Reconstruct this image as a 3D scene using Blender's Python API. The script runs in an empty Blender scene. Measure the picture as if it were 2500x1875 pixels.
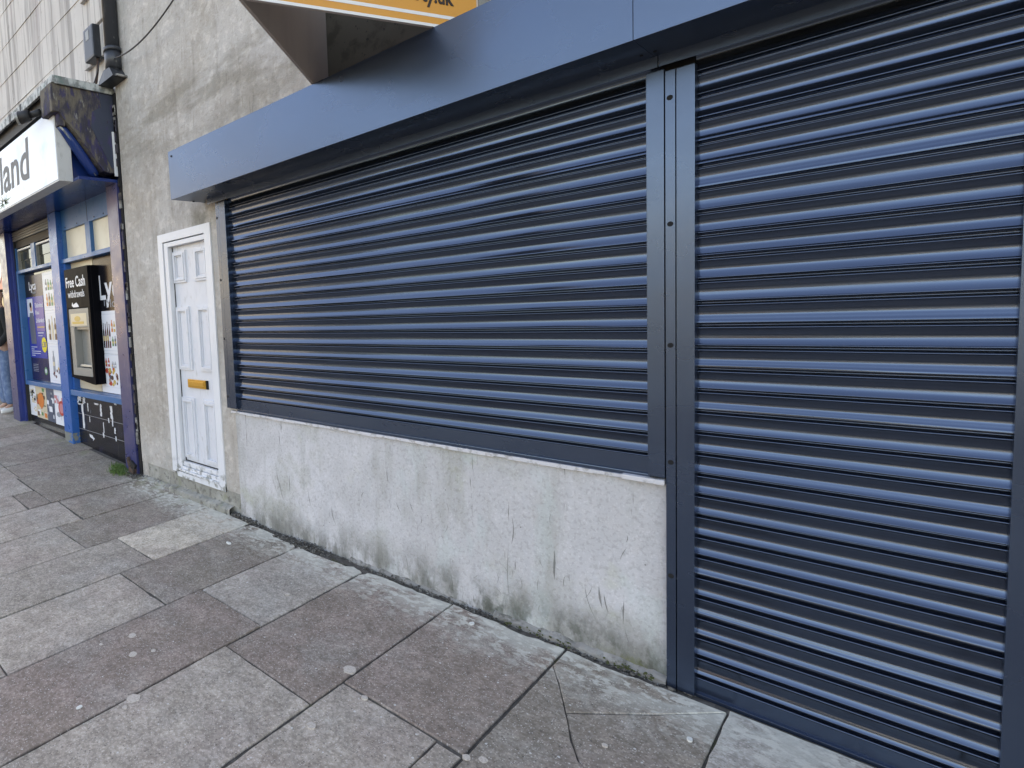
import bpy, bmesh, math, random
from mathutils import Vector, Matrix, noise
random.seed(7)
S = bpy.context.scene
COL = S.collection
R = math.radians
# ------------------------------------------------------------------ camera
cam = bpy.data.cameras.new('camera'); co = bpy.data.objects.new('camera', cam); COL.objects.link(co)
m0 = (0.6171429, 0.7844676, -0.0611980); m1 = (0.0196927, -0.0931501, -0.9954573); m2 = (-0.7866046, 0.6131343, -0.0729352)
co.matrix_world = Matrix(((m0[0], -m1[0], -m2[0], 0), (m0[1], -m1[1], -m2[1], -2.5), (m0[2], -m1[2], -m2[2], 1.5), (0, 0, 0, 1)))
cam.sensor_width = 36; cam.lens = 1369.6 / 2500 * 36
cam.shift_x = 721.8 / 2500; cam.shift_y = -82.1 / 2500
cam.clip_start = 0.05; cam.clip_end = 2000
S.camera = co
# ------------------------------------------------------------------ light
SUN_EL, SUN_AZ = R(38), R(-50)      # azimuth from +y; the sun stands behind the shops
W = bpy.data.worlds.new("World"); S.world = W; W.use_nodes = True
nt = W.node_tree; nt.nodes.clear()
sky = nt.nodes.new('ShaderNodeTexSky'); sky.sky_type = 'NISHITA'; sky.sun_disc = False
sky.sun_elevation = SUN_EL; sky.sun_rotation = SUN_AZ
sky.air_density = 1.0; sky.dust_density = 1.2; sky.ozone_density = 1.0
bg = nt.nodes.new('ShaderNodeBackground'); bg.inputs['Strength'].default_value = 0.15
wo = nt.nodes.new('ShaderNodeOutputWorld')
nt.links.new(sky.outputs[0], bg.inputs[0]); nt.links.new(bg.outputs[0], wo.inputs[0])
sl = bpy.data.lights.new('sun', 'SUN'); sl.energy = 3.0; sl.angle = R(0.5); sl.color = (1, 0.93, 0.82)
so = bpy.data.objects.new('sun', sl); COL.objects.link(so)
sd = Vector((math.sin(SUN_AZ) * math.cos(SUN_EL), math.cos(SUN_AZ) * math.cos(SUN_EL), math.sin(SUN_EL)))
so.rotation_euler = sd.to_track_quat('Z', 'Y').to_euler()
vs = S.view_settings; vs.view_transform = 'Standard'; vs.look = 'None'; vs.gamma = 1; vs.exposure = 2.4
vs.use_white_balance = True; vs.white_balance_temperature = 9000; vs.white_balance_tint = 17

# ------------------------------------------------------------------ materials
def L(n, a, b): n.links.new(a, b)
def ramp(t, src, lo, hi):
    n = t.nodes.new('ShaderNodeMapRange'); n.interpolation_type = 'SMOOTHSTEP'
    n.inputs[1].default_value = lo; n.inputs[2].default_value = hi; L(t, src, n.inputs[0]); return n.outputs[0]
def mul(t, a, b, op='MULTIPLY'):
    n = t.nodes.new('ShaderNodeMath'); n.operation = op
    for i, v in enumerate((a, b)):
        if isinstance(v, (int, float)): n.inputs[i].default_value = v
        else: L(t, v, n.inputs[i])
    return n.outputs[0]
def mat(name, col, rough=0.6, layers=(), bump=(), metal=0.0, ior=1.5, attr=None, glass=0, spec=0.5, rvar=None, stint=None):
    """layers: (scale xyz, detail, lo, hi, colour, factor, seed[, (axis, lo, hi)...]) mixed over col; bump: (scale, detail, strength, distance)"""
    K = .80 if ior < 2 else 1.0     # one grade for every diffuse surface, so the gloss of the steel sits right against them
    col = tuple(v * K for v in col); layers = [(*ly[:4], tuple(v * K for v in ly[4]) if isinstance(ly[4], tuple) else ly[4], *ly[5:]) for ly in layers]
    m = bpy.data.materials.new(name); m.use_nodes = True; t = m.node_tree; b = t.nodes['Principled BSDF']
    geo = t.nodes.new('ShaderNodeNewGeometry'); pos = geo.outputs['Position']
    sep = t.nodes.new('ShaderNodeSeparateXYZ'); L(t, pos, sep.inputs[0])
    def tex(sc, det, seed):
        mp = t.nodes.new('ShaderNodeMapping'); mp.inputs['Scale'].default_value = sc; mp.inputs['Location'].default_value = (seed * 3.1, seed * 1.7, seed * 0.9)
        L(t, pos, mp.inputs[0]); n = t.nodes.new('ShaderNodeTexNoise'); n.inputs['Scale'].default_value = 1; n.inputs['Detail'].default_value = det
        n.inputs['Roughness'].default_value = 0.62; L(t, mp.outputs[0], n.inputs['Vector']); return n.outputs['Fac']
    if attr:
        at = t.nodes.new('ShaderNodeAttribute'); at.attribute_name = attr; cur = at.outputs['Color']
    else:
        rgb = t.nodes.new('ShaderNodeRGB'); rgb.outputs[0].default_value = (*col, 1); cur = rgb.outputs[0]
    for ly in layers:
        sc, det, lo, hi, c, f, seed = ly[:7]
        if not isinstance(sc, tuple): sc = (sc,) * 3
        if isinstance(det, str):
            mp = t.nodes.new('ShaderNodeMapping'); mp.inputs['Scale'].default_value = sc; mp.inputs['Location'].default_value = (seed, seed * 2, 0)
            wn = t.nodes.new('ShaderNodeTexNoise'); wn.inputs['Scale'].default_value = 40; L(t, pos, wn.inputs['Vector'])
            L(t, pos, mp.inputs[0]); vo = t.nodes.new('ShaderNodeTexVoronoi'); vo.inputs['Scale'].default_value = 1; L(t, mp.outputs[0], vo.inputs['Vector'])
            sc_ = t.nodes.new('ShaderNodeSeparateColor'); L(t, vo.outputs['Color'], sc_.inputs[0])
            rad = mul(t, sc_.outputs[1], hi - lo); rad = mul(t, rad, lo, 'ADD')
            g1 = mul(t, rad, vo.outputs['Distance'], 'GREATER_THAN'); g2 = mul(t, sc_.outputs[0], float(det[1:]), 'LESS_THAN'); fac = mul(t, mul(t, g1, g2), f)
        else: fac = mul(t, ramp(t, tex(sc, det, seed), lo, hi), f)
        for ax, a, bb in ly[7:]: fac = mul(t, fac, ramp(t, sep.outputs[ax], a, bb))
        mx = t.nodes.new('ShaderNodeMix'); mx.data_type = 'RGBA'; L(t, fac, mx.inputs[0]); L(t, cur, mx.inputs[6])
        if c == 'dark': mx.blend_type = 'MULTIPLY'; mx.inputs[7].default_value = (0.55, 0.53, 0.5, 1)
        elif c == 'light': mx.blend_type = 'MULTIPLY'; mx.inputs[7].default_value = (1.45, 1.45, 1.45, 1)
        elif isinstance(c, float): mx.blend_type = 'MULTIPLY'; mx.inputs[7].default_value = (c, c, c, 1)
        else: mx.inputs[7].default_value = (*c, 1)
        cur = mx.outputs[2]
    L(t, cur, b.inputs['Base Color'])
    b.inputs['Roughness'].default_value = rough; b.inputs['Metallic'].default_value = metal; b.inputs['IOR'].default_value = ior
    b.inputs['Specular IOR Level'].default_value = spec
    if stint: b.inputs['Specular Tint'].default_value = (*stint, 1)
    if rvar:
        rr = tex((rvar[0],) * 3 if not isinstance(rvar[0], tuple) else rvar[0], 4, 5)
        n = t.nodes.new('ShaderNodeMapRange'); n.inputs[1].default_value = .3; n.inputs[2].default_value = .7
        n.inputs[3].default_value = rvar[1]; n.inputs[4].default_value = rvar[2]; L(t, rr, n.inputs[0]); L(t, n.outputs[0], b.inputs['Roughness'])
    if glass: b.inputs['Transmission Weight'].default_value = glass
    nrm = None
    for sc, det, st, dist in bump:
        if not isinstance(sc, tuple): sc = (sc,) * 3
        bn = t.nodes.new('ShaderNodeBump'); bn.inputs['Strength'].default_value = st; bn.inputs['Distance'].default_value = dist
        L(t, tex(sc, det, 2.3), bn.inputs['Height'])
        if nrm: L(t, nrm, bn.inputs['Normal'])
        nrm = bn.outputs[0]
    if nrm: L(t, nrm, b.inputs['Normal'])
    return m
M = {}
STEEL = dict(rough=0.3, ior=2.25, stint=(.50, .69, 1), rvar=((1.5, 1.5, 2.5), .22, .34))
M['steel'] = mat('anthracite_powder_coat', (.008, .012, .022), layers=[(2.2, 3, .45, .75, (.014, .018, .026), .5, 1)],
                 bump=[], **STEEL)
M['slat'] = mat('anthracite_shutter_slat', (.005, .006, .008), layers=[((.8, 8, 30), 3, .45, .75, (.010, .011, .013), .45, 1)],
                bump=[], rough=.2, ior=2.15, stint=(.50, .68, 1), rvar=((2.5, 3, 22), .11, .22))
M['hole'] = mat('hole_black', (.004, .004, .005), rough=.9)
M['screw'] = mat('screw_metal', (.05, .05, .055), rough=.4, metal=.8)
M['render_up'] = mat('cement_render', (.465, .42, .372), rough=.92, layers=[
    (.9, 5, .38, .66, (.54, .51, .48), .85, 1), (2.4, 6, .50, .72, (.34, .305, .26), .6, 2), ((7, 7, .7), 5, .50, .75, (.27, .245, .215), .55, 3),
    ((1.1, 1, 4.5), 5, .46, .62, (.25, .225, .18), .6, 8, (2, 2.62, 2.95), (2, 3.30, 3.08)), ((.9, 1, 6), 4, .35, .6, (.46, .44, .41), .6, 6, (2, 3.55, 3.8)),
    ((3, 3, 2), 5, .42, .6, (.18, .165, .13), .75, 11, (2, 2.05, 2.13), (2, 2.32, 2.17), (0, -4.0, -3.85)),
    ((5, 5, 3), 6, .45, .62, (.42, .41, .38), .5, 13, (2, .7, .2)),
    (14, 6, .50, .66, 'light', .5, 4), (34, 6, .52, .68, 'dark', .35, 5), ((5, 5, .5), 5, .54, .66, 'dark', .35, 17), ((30, 30, 3), 4, .62, .68, 'dark', .45, 7), (90, 5, .54, .66, 'light', .25, 27)],
    bump=[(3.5, 5, .6, .03), (22, 6, .8, .010), (140, 3, .6, .003)])
M['render_low'] = mat('pale_cement_render', (.52, .512, .52), rough=.9, layers=[
    (1.3, 5, .42, .62, (.64, .63, .65), .85, 1), (2.6, 5, .50, .66, (.42, .42, .385), .8, 2), ((6, 6, 1.1), 5, .50, .70, (.36, .36, .33), .7, 3),
    ((4, 4, 3), 6, .38, .60, (.25, .245, .225), .9, 9, (2, .30, .03)), ((16, 16, 4), 6, .44, .60, (.17, .17, .15), .8, 39, (2, .22, .0)), ((12, 12, 7), 6, .46, .60, (.09, .095, .075), .9, 19, (2, .22, .02), (0, -2.0, -1.2)),
    ((9, 9, 5), 5, .50, .6, (.13, .14, .045), .8, 21, (2, .09, .02), (0, -.85, -.7)), ((3.5, 3.5, 3.5), 4, .62, .70, (.44, .45, .33), .3, 41),
    ((34, 34, 2.2), 5, .655, .70, (.14, .14, .13), .85, 4), ((5, 5, 2.5), 5, .52, .64, (.52, .58, .575), .35, 6, (0, -2.2, -1.6)),
    ((14, 14, 9), 6, .44, .64, 'light', .15, 45), ((70, 70, 60), 6, .50, .64, 'dark', .35, 5), ((120, 120, 90), 5, .56, .64, 'light', .3, 47), ((40, 40, 40), 'v.05', .05, .16, (.16, .16, .15), .8, 3)],
    bump=[((5, 5, 2.5), 4, .5, .02), ((38, 38, 22), 6, .6, .005), (150, 3, .4, .002)])
M['painted_wall'] = mat('old_cream_paint', (.62, .58, .545), rough=.85, layers=[
    (1.4, 5, .40, .7, (.70, .66, .62), .7, 1), ((3.2, 3.2, .2), 5, .52, .62, (.38, .35, .33), .6, 13), ((9, 9, .35), 5, .54, .64, (.30, .275, .26), .75, 3), ((28, 28, .6), 4, .58, .66, (.26, .24, .22), .7, 5),
    ((3, 3, .8), 5, .56, .72, (.47, .39, .38), .5, 2), (18, 6, .62, .72, 'dark', .6, 4)],
    bump=[(6, 5, .3, .015), (60, 4, .3, .003)])
M['hole_soft'] = mat('scratch_dark', (.25, .245, .235), rough=.95)
M['filler'] = mat('cement_filler', (.26, .25, .235), rough=.95, layers=[(8, 5, .45, .65, (.42, .41, .39), .6, 1), (20, 6, .46, .62, (.11, .105, .09), .85, 3)], bump=[(25, 6, .8, .01)])
M['step_cement'] = mat('door_step_cement', (.30, .29, .255), rough=.95, layers=[(6, 5, .45, .65, (.43, .42, .38), .8, 1), (18, 6, .50, .66, (.12, .115, .10), .8, 3), (9, 5, .55, .68, (.22, .23, .12), .5, 7)], bump=[(20, 6, .8, .012), (90, 3, .4, .002)])
M['dirt'] = mat('joint_dirt', (.085, .075, .065), rough=1, layers=[(30, 5, .45, .65, (.17, .155, .135), .7, 1), (7, 4, .58, .7, (.07, .08, .025), .7, 4)], bump=[(60, 5, .8, .004)])
M['gravel'] = mat('wall_foot_debris', (.14, .13, .115), rough=1, layers=[(40, 2, .4, .6, (.055, .05, .045), .9, 1), (55, 2, .6, .66, (.35, .34, .31), .8, 4)])
M['moss'] = mat('moss', (.065, .075, .03), rough=1, layers=[(60, 3, .4, .6, (.06, .07, .02), .8, 1)])
M['slab'] = mat('paving_slab', (0, 0, 0), rough=.88, attr='tone', layers=[
    ((2.0, 2.0, 2), 5, .44, .62, (.36, .27, .245), .28, 1), ((2.6, 2.6, 1), 5, .50, .66, (.42, .40, .36), .35, 12), ((4.5, 4.5, 1), 5, .42, .62, 'dark', .30, 52), ((10, 10, 1), 6, .42, .64, 'light', .5, 2), ((26, 26, 1), 6, .42, .62, 'dark', .4, 31),
    ((75, 75, 1), 5, .42, .60, 'dark', .6, 3), ((110, 110, 1), 4, .55, .64, 'light', .8, 33),
    ((150, 150, 1), 'v.34', .18, .42, (.62, .57, .52), .65, 4), ((62, 62, 1), 'v.06', .10, .30, (.70, .68, .64), .8, 5), ((120, 120, 1), 'v.12', .2, .42, (.07, .062, .058), .6, 6),
    ((5, 9, 1), 6, .40, .56, (.60, .59, .52), .85, 9, (1, -.36, -.03), (0, -4.6, -4.2)), ((22, 30, 1), 6, .50, .58, (.68, .66, .58), .85, 29, (1, -.46, -.05), (0, -4.6, -4.2)), ((7, 7, 1), 5, .50, .62, (.24, .235, .13), .55, 17, (1, -.3, -.05), (0, -3.2, -3.9))],
    bump=[((9, 9, 9), 4, .4, .012), ((90, 90, 90), 5, .5, .003), ((260, 260, 260), 2, .4, .0015)])
M['gum'] = mat('trodden_gum', (.60, .53, .46), rough=.85, layers=[(160, 4, .45, .62, (.42, .36, .31), .8, 1)], bump=[(80, 3, .3, .002)])
M['litter'] = mat('litter_scrap', (.72, .72, .68), rough=.7)
M['upvc'] = mat('white_upvc', (.77, .78, .81), rough=.38, layers=[(2.5, 4, .45, .7, (.68, .695, .73), .6, 1), ((16, 16, 3), 5, .56, .72, (.52, .52, .50), .5, 3),
    ((18, 18, 14), 6, .50, .60, (.23, .235, .20), .8, 4, (2, .34, .22))], bump=[(120, 3, .12, .001)])
M['upvc_leaf'] = mat('white_upvc_woodgrain', (.74, .755, .80), rough=.42, layers=[(2.5, 4, .45, .7, (.66, .68, .73), .6, 1), ((60, 60, 9), 4, .55, .7, (.60, .61, .64), .6, 3),
    ((14, 14, 6), 5, .58, .70, (.45, .45, .43), .5, 4)], bump=[((160, 160, 22), 3, .35, .0015)])
M['seal'] = mat('black_rubber_seal', (.012, .012, .013), rough=.6)
M['brass'] = mat('brass_letter_plate', (.62, .34, .06), rough=.36, metal=.55, layers=[(60, 3, .45, .7, (.70, .42, .10), .6, 1)])
M['sill'] = mat('white_sill_paint', (.62, .61, .63), rough=.6, layers=[(25, 6, .5, .62, (.30, .28, .26), .7, 1)], bump=[(30, 5, .6, .006)])
M['pillar'] = mat('purple_blue_steel', (.028, .034, .13), rough=.3, ior=1.8, layers=[(6, 5, .48, .68, (.055, .055, .13), .6, 1), ((30, 30, 4), 5, .62, .70, (.25, .24, .30), .3, 3)], rvar=(7, .22, .48), bump=[(3, 4, .2, .01)])
M['pillar_side'] = mat('royal_blue_steel', (.02, .045, .22), rough=.35, layers=[(6, 5, .5, .7, (.02, .03, .13), .6, 1)], rvar=(7, .25, .5))
M['blue'] = mat('bright_blue_gloss_paint', (.006, .115, .40), rough=.32, layers=[(5, 5, .46, .7, (.012, .115, .36), .7, 1), ((40, 40, 10), 5, .66, .72, (.02, .05, .14), .8, 3)], rvar=(9, .22, .42), bump=[(12, 4, .2, .004)])
M['blue_pale'] = mat('faded_blue_paint', (.02, .14, .34), rough=.4, layers=[(6, 5, .46, .7, (.03, .13, .34), .7, 1), ((40, 40, 12), 5, .66, .72, (.02, .05, .14), .8, 3)], rvar=(9, .25, .5))
M['blue_dark'] = mat('navy_gloss_board', (.008, .035, .16), rough=.22, layers=[(4, 5, .46, .7, (.012, .05, .17), .6, 1)], rvar=(5, .1, .3))
M['blue_chip'] = mat('worn_post_foot', (.20, .21, .19), rough=.8, layers=[(12, 5, .5, .56, (.012, .12, .36), 1, 2)])
M['black_gloss'] = mat('black_gloss', (.006, .006, .008), rough=.42, ior=1.25, spec=.08, bump=[((6, 6, 3), 3, .25, .02)])
M['black_tile'] = mat('black_tile', (.012, .012, .016), rough=.25, layers=[((70, 70, 2), 5, .56, .66, (.10, .085, .07), .55, 2), (5, 4, .55, .7, (.03, .03, .06), .7, 4), ((30, 30, 3), 5, .69, .71, (.55, .56, .60), .9, 6, (2, .25, .45))], bump=[(40, 4, .15, .002)])
M['tile_joint'] = mat('tile_joint', (.30, .30, .31), rough=.9)
M['torn_paper'] = mat('torn_white_paper', (.70, .71, .74), rough=.8)
M['frost'] = mat('cream_painted_pane', (.70, .66, .54), rough=.35, layers=[(9, 4, .45, .7, (.62, .57, .45), .6, 1)])
M['dark_pane'] = mat('dark_window_glass', (.030, .036, .030), rough=.06, layers=[(7, 4, .5, .62, (.16, .15, .09), .5, 1)])
M['pane'] = mat('window_glass', (.02, .022, .025), rough=.05)
M['gray_plastic'] = mat('warm_grey_plastic', (.27, .265, .245), rough=.42, layers=[(7, 4, .45, .7, (.22, .215, .20), .6, 1)])
M['gray_metal'] = mat('worn_grey_metal', (.33, .33, .31), rough=.4, metal=.3, layers=[(14, 5, .5, .7, (.22, .22, .20), .6, 1)])
M['sign_alu'] = mat('sign_box_side', (.60, .60, .58), rough=.45, layers=[(9, 5, .5, .7, (.45, .45, .42), .6, 1), ((40, 40, 8), 5, .6, .7, (.3, .29, .26), .6, 2)])
M['sign_face'] = mat('white_acrylic_face', (.80, .82, .84), rough=.18, layers=[(2.2, 4, .52, .68, (.42, .60, .80), .55, 3)])
M['letter_gray'] = mat('grey_lettering', (.26, .255, .25), rough=.7, spec=.1)
M['rotten'] = mat('rotten_timber_peeling', (.045, .040, .055), rough=.85, layers=[((9, 9, 4), 6, .44, .58, (.16, .135, .10), .85, 1), ((16, 16, 8), 6, .50, .60, (.035, .03, .10), .8, 2), ((30, 30, 9), 5, .60, .68, (.30, .29, .25), .7, 3)], bump=[((20, 20, 9), 6, .9, .02)])
M['navy_flake'] = mat('navy_peeling_paint', (.035, .045, .075), rough=.6, layers=[((12, 12, 7), 6, .52, .60, (.05, .035, .12), .7, 2), ((20, 20, 8), 6, .62, .70, (.02, .02, .02), .8, 5)], bump=[(18, 6, .5, .008)])
M['lead'] = mat('weathered_lead', (.20, .215, .21), rough=.6, layers=[((14, 14, 10), 6, .44, .58, (.58, .60, .58), .85, 1), ((22, 22, 6), 5, .60, .66, (.04, .045, .04), .9, 2), (6, 4, .56, .66, (.10, .20, .17), .7, 3)], bump=[(12, 4, .5, .01)])
M['pipe'] = mat('black_downpipe', (.03, .034, .042), rough=.42, layers=[((12, 12, 4), 5, .52, .68, (.10, .105, .115), .6, 1), ((30, 30, 12), 6, .66, .72, (.38, .38, .35), .8, 2)], bump=[(12, 4, .3, .005)])
M['cable'] = mat('cable_sheath', (.035, .03, .03), rough=.6)
M['orange'] = mat('orange_sign_board', (.80, .36, .075), rough=.35, layers=[(2, 3, .45, .7, (.83, .40, .095), .6, 1)])
M['white'] = mat('white_print', (.86, .86, .85), rough=.4)
M['ink'] = mat('dark_brown_print', (.035, .022, .018), rough=.5)
M['board_back'] = mat('brown_board_back', (.62, .50, .42), rough=.5, layers=[((5, 5, 1.2), 4, .45, .7, (.54, .42, .36), .7, 1)])
M['wall_shade'] = mat('brown_wall_shade', (.16, .135, .095), rough=.8, layers=[(9, 6, .48, .64, (.09, .075, .05), .8, 1), (30, 5, .6, .68, (.04, .035, .03), .8, 3)], bump=[(20, 5, .3, .004)])  # mottled dark brown that holds the shade of the wall inside the V
M['lath'] = mat('dark_brown_frame', (.07, .05, .04), rough=.6)
M['grass'] = mat('weed_green', (.085, .17, .035), rough=.7, layers=[(40, 2, .4, .6, (.15, .23, .06), .8, 1)])
M['rust'] = mat('rusted_steel', (.09, .05, .035), rough=.85, layers=[(40, 5, .45, .6, (.03, .022, .02), .9, 1)], bump=[(50, 5, .7, .004)])
M['skin'] = mat('skin', (.50, .29, .21), rough=.5)
M['jumper'] = mat('black_jumper', (.012, .012, .014), rough=.9, bump=[(60, 4, .4, .004)])
M['shirt'] = mat('white_shirt', (.75, .75, .74), rough=.8)
M['jeans'] = mat('blue_jeans', (.10, .17, .31), rough=.85, layers=[(14, 4, .4, .65, (.20, .29, .44), .8, 1)], bump=[((12, 12, 20), 4, .8, .012)])
M['hair'] = mat('brown_hair', (.05, .03, .02), rough=.7)
M['asphalt'] = mat('asphalt', (.04, .04, .042), rough=.9, layers=[(60, 3, .5, .7, (.06, .06, .06), .6, 1), (1.1, 4, .5, .7, (.045, .045, .047), .6, 2)], bump=[(200, 2, .5, .004)])
M['ground'] = mat('far_ground', (.045, .06, .03), rough=1, layers=[(.1, 4, .4, .6, (.07, .075, .045), .7, 1)])
M['kerb'] = mat('kerb_granite', (.26, .255, .25), rough=.85, layers=[(20, 5, .5, .7, (.16, .155, .15), .7, 1)])
M['yellow'] = mat('yellow_road_paint', (.65, .47, .06), rough=.7)
M['brick'] = mat('far_brick', (.52, .31, .19), rough=.9, layers=[(3, 4, .45, .7, (.58, .38, .25), .7, 1)])
M['cream'] = mat('far_cream_render', (1.0, .82, .60), rough=.9, layers=[(1.5, 4, .45, .7, (.95, .74, .52), .6, 1)])
M['tile_roof'] = mat('far_roof', (.16, .09, .07), rough=.9)
M['leaf'] = mat('tree_leaves', (.075, .10, .030), rough=.7, layers=[(1.5, 3, .4, .6, (.13, .14, .04), .8, 1)])
M['bark'] = mat('bark', (.10, .08, .06), rough=.95)
M['red'] = mat('red_sign_board', (.50, .02, .025), rough=.35)
M['crate'] = mat('pale_plastic', (.55, .54, .50), rough=.6)
def pal(name, c, rough=.4): M[name] = mat(name, c, rough=rough, spec=.2); return name
pal('p_black', (.010, .010, .014), .2); pal('p_blue', (.020, .045, .33), .25); pal('p_navy', (.012, .016, .075), .25); pal('p_yellow', (.80, .66, .03), .3)
pal('p_white', (.80, .82, .87), .3); pal('p_pale', (.62, .66, .76), .3); pal('p_red', (.55, .07, .04), .3); pal('p_brown', (.13, .065, .04), .3); pal('p_wine', (.12, .02, .03), .3)
pal('p_green', (.08, .26, .10), .3); pal('p_olive', (.17, .18, .12), .3); pal('p_gold', (.62, .42, .12), .3); pal('p_cream', (.66, .57, .42), .3); pal('p_gray', (.30, .32, .36), .3)
pal('p_orange', (.72, .22, .05), .3); pal('p_pink', (.62, .25, .27), .3); pal('p_violet', (.16, .12, .40), .3); pal('p_skin', (.50, .30, .22), .3); pal('p_slate', (.10, .12, .17), .3)

# ------------------------------------------------------------------ object helpers
def tag(o, label=None, cat=None, group=None, kind=None):
    if label: o['label'] = label
    if cat: o['category'] = cat
    if group: o['group'] = group
    if kind: o['kind'] = kind
    return o
def root(name, loc, label, cat, group=None):
    o = bpy.data.objects.new(name, None); COL.objects.link(o); o.location = loc; o.empty_display_size = .1
    return tag(o, label, cat, group)
def rloc(p):
    v = Vector((0, 0, 0))
    while p is not None: v += p.location; p = p.parent
    return v
class MB:
    def __init__(s): s.bm = bmesh.new(); s.mats = []
    def mi(s, m):
        m = M[m]
        if m not in s.mats: s.mats.append(m)
        return s.mats.index(m)
    def face(s, pts, m, smooth=False):
        vs_ = [s.bm.verts.new(p) for p in pts]; f = s.bm.faces.new(vs_); f.material_index = s.mi(m); f.smooth = smooth; return f
    def box(s, x0, x1, y0, y1, z0, z1, m, bev=0.0, rot=None, jit=0.0):
        b = bmesh.new(); bmesh.ops.create_cube(b, size=1)
        c = Vector(((x0 + x1) / 2, (y0 + y1) / 2, (z0 + z1) / 2))
        for v in b.verts: v.co = Vector((v.co.x * (x1 - x0), v.co.y * (y1 - y0), v.co.z * (z1 - z0)))
        if bev: bmesh.ops.bevel(b, geom=list(b.edges), offset=bev, segments=2, affect='EDGES', profile=.7)
        mm = Matrix.Translation(c) @ (rot if rot else Matrix())
        for v in b.verts: v.co = mm @ v.co
        s.add(b, m)
    def add(s, b, m, smooth=False):
        i = s.mi(m); mp = {v: s.bm.verts.new(v.co) for v in b.verts}
        for f in b.faces:
            g = s.bm.faces.new([mp[v] for v in f.verts]); g.material_index = i; g.smooth = smooth
        b.free()
    def prism(s, pts, axis, a0, a1, m, smooth=False, cap=True):
        """pts 2D in the plane normal to axis, extruded from a0 to a1"""
        def P(p, a):
            if axis == 'x': return (a, p[0], p[1])
            if axis == 'y': return (p[0], a, p[1])
            return (p[0], p[1], a)
        A = [s.bm.verts.new(P(p, a0)) for p in pts]; B = [s.bm.verts.new(P(p, a1)) for p in pts]; i = s.mi(m); n = len(pts)
        for k in range(n):
            f = s.bm.faces.new((A[k], A[(k + 1) % n], B[(k + 1) % n], B[k])); f.material_index = i; f.smooth = smooth
        if cap:
            for q in (A[::-1], B): f = s.bm.faces.new(q); f.material_index = i
    def tube(s, path, r, m, n=10, cap=True):
        path = [Vector(p) for p in path]; rs = r if isinstance(r, (list, tuple)) else [r] * len(path); rings = []; i = s.mi(m)
        for k, p in enumerate(path):
            d = (path[min(k + 1, len(path) - 1)] - path[max(k - 1, 0)]).normalized()
            u = d.orthogonal().normalized() if k == 0 else (u - d * u.dot(d)).normalized(); w = d.cross(u)
            rings.append([s.bm.verts.new(p + (u * math.cos(2 * math.pi * a / n) + w * math.sin(2 * math.pi * a / n)) * rs[k]) for a in range(n)])
        for a, b in zip(rings, rings[1:]):
            for j in range(n):
                f = s.bm.faces.new((a[j], a[(j + 1) % n], b[(j + 1) % n], b[j])); f.material_index = i; f.smooth = True
        if cap:
            for q in (rings[0][::-1], rings[-1]): f = s.bm.faces.new(q); f.material_index = i
    def disc(s, c, r, m, axis='y', n=20, d=.002, sx=1.0):
        pts = [(c[0] + r * sx * math.cos(2 * math.pi * a / n), c[2] + r * math.sin(2 * math.pi * a / n)) for a in range(n)] if axis == 'y' else \
              [(c[0] + r * sx * math.cos(2 * math.pi * a / n), c[1] + r * math.sin(2 * math.pi * a / n)) for a in range(n)]
        if axis == 'y': s.prism(pts, 'y', c[1], c[1] - d, m)
        else: s.prism(pts, 'z', c[2], c[2] + d, m)
    def text(s, txt, x, y, z, size, m, off=0.0, width=None, shear=0.0, rot=None, depth=.0015):
        cu = bpy.data.curves.new('t', 'FONT'); cu.body = txt; cu.size = size; cu.offset = off; cu.extrude = depth / 2; cu.shear = shear; cu.resolution_u = 3
        o = bpy.data.objects.new('t', cu); COL.objects.link(o); bpy.context.view_layer.update()
        me = bpy.data.meshes.new_from_object(o.evaluated_get(bpy.context.evaluated_depsgraph_get()))
        xs = [v.co.x for v in me.vertices]; sx = (width / (max(xs) - min(xs))) if width and xs else 1; x0 = min(xs) if xs else 0
        i = s.mi(m); R0 = rot if rot else Matrix.Rotation(R(90), 4, 'X'); T = Matrix.Translation((x, y, z)) @ R0
        vs_ = [s.bm.verts.new(T @ Vector(((v.co.x - x0) * sx, v.co.y, v.co.z))) for v in me.vertices]
        for p in me.polygons:
            try: f = s.bm.faces.new([vs_[k] for k in p.vertices]); f.material_index = i
            except ValueError: pass
        bpy.data.objects.remove(o); bpy.data.curves.remove(cu); bpy.data.meshes.remove(me)
    def build(s, name, parent=None, smooth=None, recalc=True):
        if recalc: bmesh.ops.recalc_face_normals(s.bm, faces=s.bm.faces)
        me = bpy.data.meshes.new(name); off = rloc(parent)
        if parent: bmesh.ops.translate(s.bm, verts=s.bm.verts, vec=-off)
        s.bm.to_mesh(me); s.bm.free()
        for m in s.mats: me.materials.append(m)
        o = bpy.data.objects.new(name, me); COL.objects.link(o); o.parent = parent; return o
def one(name, parent, fn):
    b = MB(); fn(b); return b.build(name, parent)
def boxo(name, parent, *a, **k):
    b = MB(); b.box(*a, **k); return b.build(name, parent)
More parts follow.
